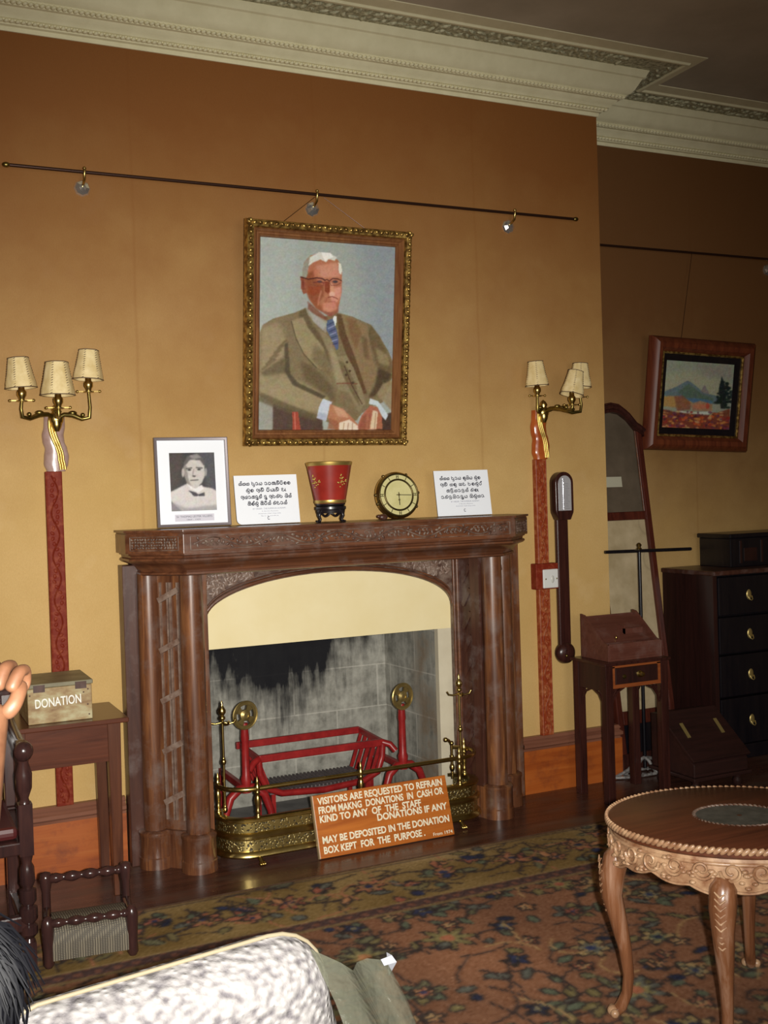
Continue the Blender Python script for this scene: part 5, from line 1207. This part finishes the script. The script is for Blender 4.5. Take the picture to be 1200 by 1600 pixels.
def leafs(x, y, L, wd, ang, c, out=(40,34,32)):
    w = stamp(x, y, L)
    if w is None: return
    dx, dy = GX[w]-x, GY[w]-y; u = dx*cos(ang)+dy*sin(ang); v = -dx*sin(ang)+dy*cos(ang)
    s_ = np.abs(v) - wd*np.clip(1-(u/(L*.5))**2, 0, 1); ok = np.abs(u) < L*.5; reg = im[w]
    reg[ok & (s_ < .007)] = out; reg[ok & (s_ < -.001)] = c; im[w] = reg
def vine(pts, wd, c):
    for (x0,y0),(x1,y1) in zip(pts[:-1], pts[1:]):
        r = math.hypot(x1-x0, y1-y0)*.5+wd; w = stamp((x0+x1)/2, (y0+y1)/2, r)
        if w is None: continue
        t = np.clip(((GX[w]-x0)*(x1-x0)+(GY[w]-y0)*(y1-y0))/max((x1-x0)**2+(y1-y0)**2, 1e-9), 0, 1)
        d = np.hypot(GX[w]-x0-t*(x1-x0), GY[w]-y0-t*(y1-y0)); reg = im[w]; reg[d < wd] = c; im[w] = reg
GREENS = [(94,92,66),(82,90,72),(108,98,62),(84,86,78)]; BLUES = [(30,36,66),(36,44,78),(26,30,52)]; ROSE = [(150,92,66),(136,76,58),(160,112,76)]; DARK = (46,36,34)
pick = lambda L: L[rs.randint(len(L))]
# field: scrolling vines, palmettes, small blue blossoms
for i in range(110):
    x, y = rs.uniform(RX0+.45, RX1-.45), rs.uniform(RY0+.45, RY1-.45); a = rs.uniform(0, 6.3); cu = rs.uniform(-9, 9); P = [(x, y)]
    for k in range(16):
        a += cu*.03; cu += rs.uniform(-3,3); x += .03*cos(a); y += .03*sin(a); P.append((x, y))
    vine(P, .006, DARK)
    for k in range(2, 16, 3): leafs(P[k][0]+.02*cos(a), P[k][1]+.02*sin(a), rs.uniform(.05,.10), rs.uniform(.010,.019), rs.uniform(0,3.1), pick(GREENS))
gx = np.arange(RX0+.55, RX1-.5, .27)
for i, x in enumerate(gx):
    for j, y in enumerate(np.arange(RY0+.55, RY1-.5, .26)):
        X, Y = x+rs.uniform(-.05,.05)+(.18 if j % 2 else 0), y+rs.uniform(-.04,.04); t = rs.randint(4)
        if t == 0: flower(X, Y, rs.uniform(.065,.095), 8, pick(GREENS), (120,112,72), pick(ROSE), rs.uniform(0,1))
        elif t == 1: flower(X, Y, rs.uniform(.048,.07), 6, (150,128,84), pick(GREENS), pick(BLUES), rs.uniform(0,1))
        elif t == 2: flower(X, Y, .042, 5, pick(BLUES), pick(BLUES), (120,110,80), rs.uniform(0,1))
        else:
            for k in range(6): leafs(X+.04*cos(k*1.05), Y+.04*sin(k*1.05), .08, .016, k*1.05, pick(GREENS))
            flower(X, Y, .035, 6, pick(ROSE), pick(ROSE), pick(BLUES))
        for k in range(3): leafs(X+rs.uniform(-.16,.16), Y+rs.uniform(-.16,.16), rs.uniform(.04,.08), rs.uniform(.010,.017), rs.uniform(0,3.1), pick(BLUES if k == 0 else GREENS))
        flower(X+rs.uniform(-.17,.17), Y+rs.uniform(-.15,.15), .032, 5, pick(ROSE), (170,140,96), DARK)
for i in range(260):
    x, y = rs.uniform(RX0+.45, RX1-.45), rs.uniform(RY1-1.9, RY1-.46); a = rs.uniform(0, 6.3); cu = rs.uniform(-14, 14); P = [(x, y)]
    for k in range(11):
        a += cu*.018; cu += rs.uniform(-5,5); x += .018*cos(a); y += .018*sin(a); P.append((x, y))
    vine(P, .0045, DARK if i % 3 else (150,122,82))
inb = (D > .40) & (D < .465)
# border: running vine with rosettes between two guard stripes
bd_ = im.copy(); im[bord] = (116,94,54); im[bord] += wob(10, 8)[bord][:,None]
field = im.copy()
def along(s):   # point on the border's centre line, running round the carpet
    o = .205; L1 = RX1-RX0-2*o; L2 = RY1-RY0-2*o; s = s % (2*L1+2*L2)
    if s < L1: return (RX0+o+s, RY1-o, 0)
    s -= L1
    if s < L2: return (RX1-o, RY1-o-s, 1)
    s -= L2
    if s < L1: return (RX1-o-s, RY0+o, 2)
    s -= L1; return (RX0+o, RY0+o+s, 3)
tot = 2*(RX1-RX0+RY1-RY0-.82); s_ = 0; P = []
while s_ < tot:
    x, y, e = along(s_); w_ = .07*sin(s_*2*pi/.62); P.append((x, y+w_) if e in (0,2) else (x+w_, y)); s_ += .02
vine(P, .007, DARK)
s_ = 0; k = 0
while s_ < tot:
    x, y, e = along(s_); o_ = -.07*sin(s_*2*pi/.62); x, y = (x, y+o_) if e in (0,2) else (x+o_, y)
    flower(x, y, .066 if k % 2 == 0 else .042, 7 if k % 2 == 0 else 5, pick(ROSE), pick(ROSE) if k % 2 else (128,100,66), pick(BLUES), rs.uniform(0,1))
    for q_ in range(5): leafs(x+rs.uniform(-.15,.15), y+rs.uniform(-.11,.11), rs.uniform(.05,.10), rs.uniform(.012,.02), rs.uniform(0,3.1), pick(BLUES) if q_ == 0 else (pick(GREENS) if q_ < 4 else pick(ROSE)))
    s_ += .155; k += 1
for i in range(230):
    x, y = rs.uniform(RX0+.05, RX1-.05), RY1-.205+rs.uniform(-.15,.15); a = rs.uniform(0, 6.3); cu = rs.uniform(-16, 16); P = [(x, y)]
    for k in range(9):
        a += cu*.016; cu += rs.uniform(-5,5); x += .016*cos(a); y += .016*sin(a); P.append((x, y))
    vine(P, .0042, DARK if i % 3 else (150,96,70))
st = D.copy()
im[(D > .395) & (D < .412)] = (128,108,70); g_ = (D >= .412) & (D < .470); im[g_] = (62,44,42); chk = (np.sin(GX*2*pi/.06)*np.sin(GY*2*pi/.06) > .25); im[g_ & chk] = (104,66,52); im[(D >= .470) & (D < .482)] = (108,88,58)
im[(D < .018)] = (84,60,44); im[(D > .03) & (D < .042)] = (70,56,46)
im = blur(im, .55) + rs.randn(gh, gw, 1)*5; im = im*1.18
MT['carpet'] = paint_mat('wool_carpet', .92); _n = N(MT['carpet']); _n.bump(_n.noise(_n.coords((120,120,120)), 3, 3), .5, .004)
T = thing('carpet', 'large worn patterned carpet in rust, olive and navy lying on the dark floorboards', 'carpet', (2.4, 2.2, 0))
grid_paint('pile', im, (RX0,RY1,.009), (RX1,RY1,.009), (RX0,RY0,.009), (RX1,RY0,.009), MT['carpet'], T)
q = B(); q.box(RX0-.004, RX1+.004, RY0-.004, RY1+.004, .0005, .0085); q.build('backing', speck('brown_wool_edge', (.10,.06,.035), (.16,.10,.06), 60, .9), T, smooth=0)

# ------------------------------------------------------------------ carved oval coffee table
MT['ctable'] = speck('carved_golden_teak', (.20,.085,.04), (.52,.34,.20), 26, .32, .15, .5, lo=.33, hi=.75)
MT['ctop'] = wood('dark_red_teak_top', (.060,.017,.008), (.115,.033,.014), None, 'x', 1.2, .34)
MT['cleg'] = wood('light_brown_teak_leg', (.090,.030,.012), (.18,.072,.032), (.30,.17,.11), 'z', 1, .22, spec=.7)
TC = Vector((2.105, 2.262, 0)); e1 = Vector((RIGHT.x, RIGHT.y, 0)).normalized(); e2 = Vector((-e1.y, e1.x, 0)); RA, RB, ZT = .362, .292, .550; ZB = .0095
T = thing('coffee_table', 'oval carved wooden coffee table with a roped rim and bowed legs standing on the carpet', 'coffee table', (TC.x, TC.y, ZB))
el = lambda a, s=1.0, z=0.0: TC + e1*(RA*s*cos(a)) + e2*(RB*s*sin(a)) + Vector((0,0,z))
K = 96; ring = lambda s, z: [el(2*pi*k/K, s, z) for k in range(K)]
q = B(); rows = [ring(.02,ZT-.030), ring(.955,ZT-.030), ring(.975,ZT-.024), ring(.975,ZT-.004), ring(.950,ZT), ring(.33,ZT), ring(.325,ZT-.002), ring(.02,ZT-.002)]
q.strip(rows, closed=True); q.add(rows[-1], [tuple(range(K))]); q.add(rows[0], [tuple(range(K-1,-1,-1))]); tp = q.build('table_top', MT['ctop'], T, smooth=30)
q = B(); n_ = 132
for k in range(n_):
    a = 2*pi*(k+.5)/n_; p0 = el(a, .985, ZT-.008); d = (el(a+.02, .985, 0)-el(a-.02, .985, 0)).normalized(); ax = (d*.75 + Vector((0,0,1))*.6).normalized()
    q.tube([p0-ax*.0125, p0-ax*.006, p0+ax*.006, p0+ax*.0125], [.0035,.0068,.0068,.0035], 6)
q.build('roped_rim', MT['ctable'], tp, smooth=60)
q = B(); n_ = 56
for k in range(n_):
    a = 2*pi*(k+.5)/n_; p0 = el(a, .335, ZT-.001); d = (el(a+.02, .33, 0)-el(a-.02, .33, 0)).normalized(); ax = (d*.8 + (el(a,1)-TC).normalized()*.6).normalized(); q.tube([p0-ax*.007, p0, p0+ax*.007], [.002,.004,.002], 6)
q.build('inset_rope', MT['carve'], tp, smooth=60)
q = B(); q.strip([ring(.325,ZT-.0015), ring(.02,ZT-.0015)], closed=True); q.build('inset_panel', speck('grey_green_inset', (.055,.055,.045), (.10,.095,.08), 30, .5, .2), tp, smooth=0)
# scalloped carved apron
def zlow(a):
    u = (a*4/(2*pi)) % 1.0; d = max(0, 1 - min(abs((a-l+pi) % (2*pi)-pi) for l in (radians(180), radians(248), radians(0), radians(72)))/.70)     # 1 at a leg, 0 between
    return .462 - .030*d**1.2 - .010*abs(sin(a*10))
LEG0 = radians(180)
q = B(); KK = 192; top = []; rows = []
for f_, s_ in ((0,.940),(.25,.955),(.6,.965),(1,.945)): rows.append([el(2*pi*k/KK, s_, (ZT-.030)*(1-f_)+zlow(2*pi*k/KK)*f_) for k in range(KK)])
rows.append([el(2*pi*k/KK, .925, zlow(2*pi*k/KK)) for k in range(KK)]); rows.append([el(2*pi*k/KK, .92, ZT-.030) for k in range(KK)]); rows.append(rows[0])
q.strip(rows, closed=True); ap = q.build('scalloped_apron', MT['ctable'], T, smooth=50)
q = B(); rr = random.Random(9)
for k in range(30):
    a0 = 2*pi*k/30 + LEG0; zc = .490; sg = -1 if k % 2 else 1; pts = []
    for i in range(22):
        t = i/21; r = .027*(1-.80*t); th = sg*(t*8.5) + (pi if sg > 0 else 0); a = a0 + r*cos(th)/(.33); pts.append(el(a, .972, zc + r*sin(th)))
    q.tube(pts, [.0052*(1-.4*i/21) for i in range(22)], 6)
    for i in range(7): q.ball(el(a0+pi/30+rr.uniform(-.06,.06), .966, zlow(a0+pi/30)+.010+rr.uniform(0,.055)), .0068, 6, (1.3,1.3,.8), Matrix.Rotation(rr.uniform(0,3), 3, 'Z'))
pts = [el(2*pi*k/KK, .950, zlow(2*pi*k/KK)+.003) for k in range(KK)]; q.tube(pts, .0042, 6, True)
q.tube([el(2*pi*k/KK, .955, ZT-.044) for k in range(KK)], .0055, 6, True); q.build('scroll_carving', MT['ctable'], ap, smooth=60)
LEGS = [radians(180), radians(248), radians(360), radians(72)]
for k in range(4):
    a = LEGS[k]; out = (el(a)-TC).normalized(); sd = Vector((-out.y, out.x, 0)); ctr = [(.90,.462,.028),(.935,.440,.035),(.968,.395,.035),(.975,.340,.029),(.930,.270,.024),(.885,.190,.0185),(.865,.120,.0155),(.880,.070,.0150),(.925,.035,.0165),(.965,.020,.0150)]
    pts = [el(a, s_, z+.002) for s_, z, r in ctr]; q = B(); q.tube(pts, [r for s_, z, r in ctr], 12, up=(sd.x, sd.y, 0)); lg = q.build('leg', MT['cleg'], T, smooth=60)
    q = B(); c = el(a, .985, .025); q.ball(c, .0165, 10, (1.1,1.1,.9)); q.ball(c+sd*.016+Vector((0,0,-.002)), .0125, 8); q.ball(c-sd*.016+Vector((0,0,-.002)), .0125, 8); q.build('scroll_foot', MT['ctable'], lg, smooth=60)
    q = B()
    for i in range(9):
        t = i/8; s_ = .985+.035*(1-abs(t-.25)); z = .455-.135*t; p0 = el(a, 1.0, 0); base = TC + out*((p0-TC).length*(.972 if t < .6 else .972-.03*(t-.6)/.4) + (.0345-.005*t)) + Vector((0,0,z-.02)); 
        for e in (-1,1): q.tube([base-out*.0015, base-out*.005+sd*(e*.014)+Vector((0,0,.012))], [.0036,.0018], 6)
    q.build('husk_carving', MT['ctable'], lg, smooth=60)

# ------------------------------------------------------------------ white upholstered settee under clear plastic
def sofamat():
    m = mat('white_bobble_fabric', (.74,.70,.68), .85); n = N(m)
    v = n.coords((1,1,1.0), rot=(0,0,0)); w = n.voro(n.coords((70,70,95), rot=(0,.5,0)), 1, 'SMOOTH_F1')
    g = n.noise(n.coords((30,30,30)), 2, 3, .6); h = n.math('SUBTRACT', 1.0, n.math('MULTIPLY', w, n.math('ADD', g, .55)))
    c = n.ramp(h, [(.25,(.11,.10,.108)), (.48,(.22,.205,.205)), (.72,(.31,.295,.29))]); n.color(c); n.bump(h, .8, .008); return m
MT['sofa'] = sofamat(); MT['piping'] = mat('cream_piping', (.24,.20,.13), .6)
def plastic():
    m = bpy.data.materials.new('clear_plastic_sheet'); m.use_nodes = True; t = m.node_tree; n = t.nodes; b_ = n['Principled BSDF']; o_ = n['Material Output']
    tr = n.new('ShaderNodeBsdfTransparent'); tr.inputs[0].default_value = (.86,.87,.80,1); mx = n.new('ShaderNodeMixShader')
    b_.inputs['Base Color'].default_value = (.16,.16,.125,1); b_.inputs['Roughness'].default_value = .13; b_.inputs['Specular IOR Level'].default_value = .6
    mx.inputs[0].default_value = .30; t.links.new(tr.outputs[0], mx.inputs[1]); t.links.new(b_.outputs[0], mx.inputs[2]); t.links.new(mx.outputs[0], o_.inputs[0])
    nz = n.new('ShaderNodeTexNoise'); nz.inputs['Scale'].default_value = 14; bp = n.new('ShaderNodeBump'); bp.inputs['Strength'].default_value = .5; bp.inputs['Distance'].default_value = .01; t.links.new(nz.outputs[0], bp.inputs['Height']); t.links.new(bp.outputs[0], b_.inputs['Normal']); return m
MT['plastic'] = plastic()
# local frame: x along the back (0 = right end), y up, z towards the camera
U = Vector((.345, .063, 0)).normalized(); ZTOP = .70
FS = frame((.647, 1.690, 0), U, (0,0,1)); SL = .53
T = thing('upholstered_armchair', 'white bobbled fabric armchair under a clear plastic cover seen from behind in the near foreground', 'armchair', (.40, 1.75, 0))
# a thick padded back with a rolled top; each row is the outline drawn in by the roll at that depth
def outline(d):
    L, Rr, Tt = -SL+d, .088-d, ZTOP-d; r = max(.09-d*.5, .02)
    o_ = [(L,.10),(L,Tt-r)] + [(L+r-r*cos(radians(a)), Tt-r+r*sin(radians(a))) for a in (30,60,90)]
    k = 12; o_ += [(L+r+(Rr-.135-L-r)*i/k, Tt) for i in range(1, k)]
    o_ += [(Rr-.135+.11*sin(radians(a)), Tt-.10+.10*cos(radians(a))) for a in (0,15,30,45,60,75)] + [(Rr-.026, Tt-.115),(Rr-.012, Tt-.17),(Rr-.003,Tt-.26),(Rr,.30),(Rr,.10)]
    return o_
q = B(FS); rows = []; R0 = .085
for i in range(15):
    t = -1 + 2*i/14; d = R0*(1-math.sqrt(max(0, 1-t*t))); rows.append([(x, y, -R0 + t*R0) for x, y in outline(min(d, .07))])
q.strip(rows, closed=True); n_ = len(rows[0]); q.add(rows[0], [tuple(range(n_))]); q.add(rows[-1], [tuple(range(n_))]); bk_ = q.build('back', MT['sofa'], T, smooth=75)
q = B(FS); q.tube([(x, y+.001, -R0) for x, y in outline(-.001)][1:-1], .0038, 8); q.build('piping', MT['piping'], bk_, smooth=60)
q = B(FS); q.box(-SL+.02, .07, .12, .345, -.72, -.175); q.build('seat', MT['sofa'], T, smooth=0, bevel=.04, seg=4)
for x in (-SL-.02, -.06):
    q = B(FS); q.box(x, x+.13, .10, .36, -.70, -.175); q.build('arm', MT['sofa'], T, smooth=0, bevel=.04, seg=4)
for x in (-SL+.08, .02):
    for z in (-.72, -.10):
        q = B(FS); q.bar((x,.0100,z),(x,.14,z), .05, .05); q.build('leg', MT['mahog'], T, smooth=0, bevel=.004)
# plastic sheet: hugs the back's right end, then hangs free to the right
q = B(FS); rows = []
for i, (x, y, z) in enumerate([(.020,.672,-.055),(.058,.650,-.030),(.082,.630,-.020),(.108,.628,-.030),(.134,.626,-.040),(.158,.620,-.048),(.170,.612,-.05)]):
    m_ = 16; col = []
    for k in range(m_+1):
        t = k/m_; fold = .012*sin(i*1.3+t*9)*t
        col.append((x + t*(.03+.028*i)*(1-.2*t) + fold, y - t*.56, z + .075*min(1,t*6)*(1 if i < 3 else .6) + .014*sin(t*7+i*1.4) + .02*t))
    rows.append(col)
q.strip(rows); q.strip([[(a, b, c-.0015) for a, b, c in r] for r in rows]); q.build('plastic_cover', MT['plastic'], T, smooth=80, fix=False)
q = B(FS); a0 = (.150,.626,-.030); q.strip([[(a0[0],a0[1],a0[2]),(a0[0],a0[1]-.008,a0[2]+.010)],[(a0[0]+.030,a0[1]-.003,a0[2]-.008),(a0[0]+.032,a0[1]-.012,a0[2]+.004)],[(a0[0]+.034,a0[1]-.006,a0[2]-.03),(a0[0]+.036,a0[1]-.050,a0[2]-.028)]]); q.build('plastic_fold', mat('shiny_plastic_fold', (.40,.41,.46), .15, spec=.8), T, smooth=60, fix=False)

# ------------------------------------------------------------------ person at the left edge: dark hair, one bare arm raised
def skinmat():
    m = mat('brown_skin', (.28,.13,.065), .5, spec=.4); n = N(m); g = n.noise(n.coords(), 22, 4, .6); n.color(n.ramp(g, [(.3,(.085,.034,.016)), (.7,(.165,.074,.037))])); n.bump(g, .06, .002); return m
MT['skin'] = skinmat(); MT['hair'] = mat('black_hair', (.0025,.0025,.004), .6, spec=.18)
MT['cloth'] = speck('dark_blue_cotton', (.012,.014,.03), (.022,.025,.05), 30, .8, .1); MT['trous'] = speck('dark_brown_cotton', (.03,.022,.018), (.05,.04,.03), 30, .8)
SC = 1.20
CQ = lambda v: Vector((v[0]*SC, v[1]*SC, CAMH + (v[2]-CAMH)*SC))
HC = CQ((.031, 1.172, .962)); HRR = .076*SC     # head centre and radius
T = thing('person', 'dark haired person at the left edge with one bare brown arm raised', 'person', (HC.x, HC.y, 0))
def skin_body(name, verts, edges, radii, mt, parent, root=0, sub=2):
    o3 = Vector(ORG[parent.name]); me = bpy.data.meshes.new(name); me.from_pydata([Vector(v)-o3 for v in verts], edges, [])
    o_ = bpy.data.objects.new(name, me); COL.objects.link(o_)
    md = o_.modifiers.new('skin', 'SKIN'); bpy.context.view_layer.update()
    if not me.skin_vertices:
        with bpy.context.temp_override(object=o_, active_object=o_): bpy.ops.mesh.customdata_skin_add()
    for i, r in enumerate(radii):
        sv = me.skin_vertices[0].data[i]; sv.radius = (r, r) if not isinstance(r, tuple) else r; sv.use_root = (i == root)
    md.use_smooth_shade = True; sb = o_.modifiers.new('sub', 'SUBSURF'); sb.levels = sub; sb.render_levels = sub
    bpy.context.view_layer.update(); ev = o_.evaluated_get(bpy.context.evaluated_depsgraph_get()); m2 = bpy.data.meshes.new_from_object(ev)
    bpy.data.objects.remove(o_); m2.materials.clear(); m2.materials.append(mt); m2.polygons.foreach_set('use_smooth', [True]*len(m2.polygons))
    o2 = bpy.data.objects.new(name, m2); COL.objects.link(o2); o2.parent = parent; ORG[o2.name] = tuple(o3); return o2
ffwd = Vector((-.10, .99, 0)).normalized(); rgt = Vector((ffwd.y, -ffwd.x, 0))
Pb = Vector((HC.x-.235, HC.y-.03, 0)); V = lambda r, f, z: tuple(Pb + rgt*r + ffwd*f + Vector((0,0,z*1.16)))
WR = CQ((.098, 1.215, 1.217)); HD = CQ((.111, 1.222, 1.275)); SHR = Vector(V(.175, .0, .545)); EL = CQ((.064, 1.170, 1.06))
# crouching: knees drawn up in front, feet flat on the carpet
verts = [V(0,-.05,.23), V(0,-.055,.33), V(0,-.04,.44), V(0,-.01,.53), V(.07,.02,.585), tuple(HC+Vector((-.07,0,-.085))), tuple(HC+Vector((0,0,.005))),
  tuple(SHR), tuple(SHR.lerp(EL,.5)), tuple(EL), tuple(EL.lerp(WR,.35)), tuple(WR), tuple(WR.lerp(HD,.55)),
  V(-.185,.0,.54), V(-.225,.09,.43), V(-.22,.18,.33), V(-.18,.27,.34), V(-.16,.31,.345),
  V(.095,.0,.20), V(.125,.31,.40), V(.105,.17,.085), V(.115,.30,.045), V(-.095,.0,.20), V(-.125,.31,.40), V(-.105,.17,.085), V(-.115,.30,.045)]
edges = [(0,1),(1,2),(2,3),(3,4),(4,5),(5,6),(3,7),(7,8),(8,9),(9,10),(10,11),(11,12),(3,13),(13,14),(14,15),(15,16),(16,17),(0,18),(18,19),(19,20),(20,21),(0,22),(22,23),(23,24),(24,25)]
radii = [.125,.115,.120,.110,.050,.070,.095, .055,.045,.041,.042,(.028,.033),(.036,.030), .055,.044,.036,.027,.030, .085,.058,.040,.032,.085,.058,.040,.032]
body_ = skin_body('body', verts, edges, radii, MT['skin'], T)
hu = (HD-WR).normalized(); cr = Vector((RIGHT.x, RIGHT.y, 0)); hs = (cr - hu*cr.dot(hu)).normalized(); hn = hu.cross(hs)
if hn.dot(FWD) < 0: hn = -hn
def finger(base, dirs, r0):
    pts = [base]
    for L_, d in dirs: pts.append(pts[-1] + d.normalized()*L_)
    return skin_body('finger' if r0 < .0115 else 'thumb', [tuple(p_) for p_ in pts], [(i,i+1) for i in range(len(pts)-1)], [r0*(1-.09*i) for i in range(len(pts))], MT['skin'], T, 0, 2)
# half closed hand, its back to the camera: fingers curl away over an unseen thing, thumb along the side
for off, L_ in ((-.027,.82),(-.009,.95),(.009,1.0),(.026,.9)):
    finger(WR.lerp(HD,.66) + hs*off, [(.034*L_, hu*1.0+hn*.35+hs*off*5),(.026*L_, hu*.15+hn*1.0),(.022*L_, -hu*.8+hn*.6),(.015*L_, -hu*1.0-hn*.2)], .0100)
finger(WR.lerp(HD,.22)+hs*.022, [(.020, hs*.7+hu*.9),(.024, hs*.05+hu*1.0+hn*.5),(.018, hu*.6+hn*.9-hs*.3)], .0122)
q = B(); q.ball(HC+ffwd*(HRR+.012)+Vector((0,0,-.02)), .016, 8, (.9,1,1.4)); q.build('nose', MT['skin'], T, smooth=60)
for s_ in (-1, 1):
    q = B(); q.ball(HC+rgt*(s_*(HRR-.004))+Vector((0,0,-.015)), .026, 10, (.45,.8,1.2)); q.build('ear', MT['skin'], T, smooth=60)
    q = B(); q.ball(HC+ffwd*(HRR-.003)+rgt*(s_*.034)+Vector((0,0,.008)), .013, 10); q.build('eye', mat('eye_white', (.7,.68,.64), .2), T, smooth=60)
q = B(); q.tube([HC+ffwd*(HRR+.002)+rgt*r+Vector((0,0,-.058)) for r in (-.024,-.012,0,.012,.024)], .006, 8); q.build('lips', mat('brown_lips', (.22,.08,.055), .5), T, smooth=60)
q = B(); rr = random.Random(21); HS = HRR+.006
q.ball(HC+Vector((0,0,.012))-ffwd*.010, HS, 20, (1.0,1.0,1.05)); hr = q.build('hair', MT['hair'], T, smooth=60)
q = B()
for k in range(1500):
    a = rr.uniform(-2.4, 2.4); v = rr.uniform(-1.0, 1.0); v = max(v, -.1) if abs(a) > 2.0 else v
    st_ = math.acos(max(-1, min(1, v))); dr = (-ffwd*cos(a) + rgt*sin(a))*sin(st_) + Vector((0,0,1))*cos(st_)
    p0 = HC + Vector((0,0,.012)) - ffwd*.010 + dr*HS; tn = Vector((0,0,-1)) - dr*Vector((0,0,-1)).dot(dr); tn = tn.normalized() if tn.length > .05 else -ffwd
    tn = (tn + rgt*rr.uniform(-.25,.25)).normalized(); L_ = rr.uniform(.05,.10)
    q.tube([p0-dr*.002, p0 + tn*L_*.5 + dr*.003, p0 + tn*L_ - dr*L_*.18], [.0022,.0020,.0006], 4)
lk = q.build('hair_locks', MT['hair'], hr, smooth=60, fix=False); lk['kind'] = 'stuff'
sv = [V(0,-.05,.24), V(0,-.055,.34), V(0,-.04,.45), V(0,-.01,.53), tuple(SHR), tuple(SHR.lerp(EL,.35)), V(-.185,.0,.54), V(-.21,.055,.475), V(.04,.012,.575)]
skin_body('shirt', sv, [(0,1),(1,2),(2,3),(3,4),(4,5),(3,6),(6,7),(3,8)], [.140,.130,.134,.122,.068,.060,.068,.058,.058], MT['cloth'], T)
sv = [V(0,-.05,.22), V(.097,.02,.22), V(.125,.31,.40), V(.108,.19,.14), V(-.097,.02,.22), V(-.125,.31,.40), V(-.108,.19,.14)]
skin_body('trousers', sv, [(0,1),(1,2),(2,3),(0,4),(4,5),(5,6)], [.138,.098,.072,.056,.098,.072,.056], MT['trous'], T)
bpy.context.view_layer.update()
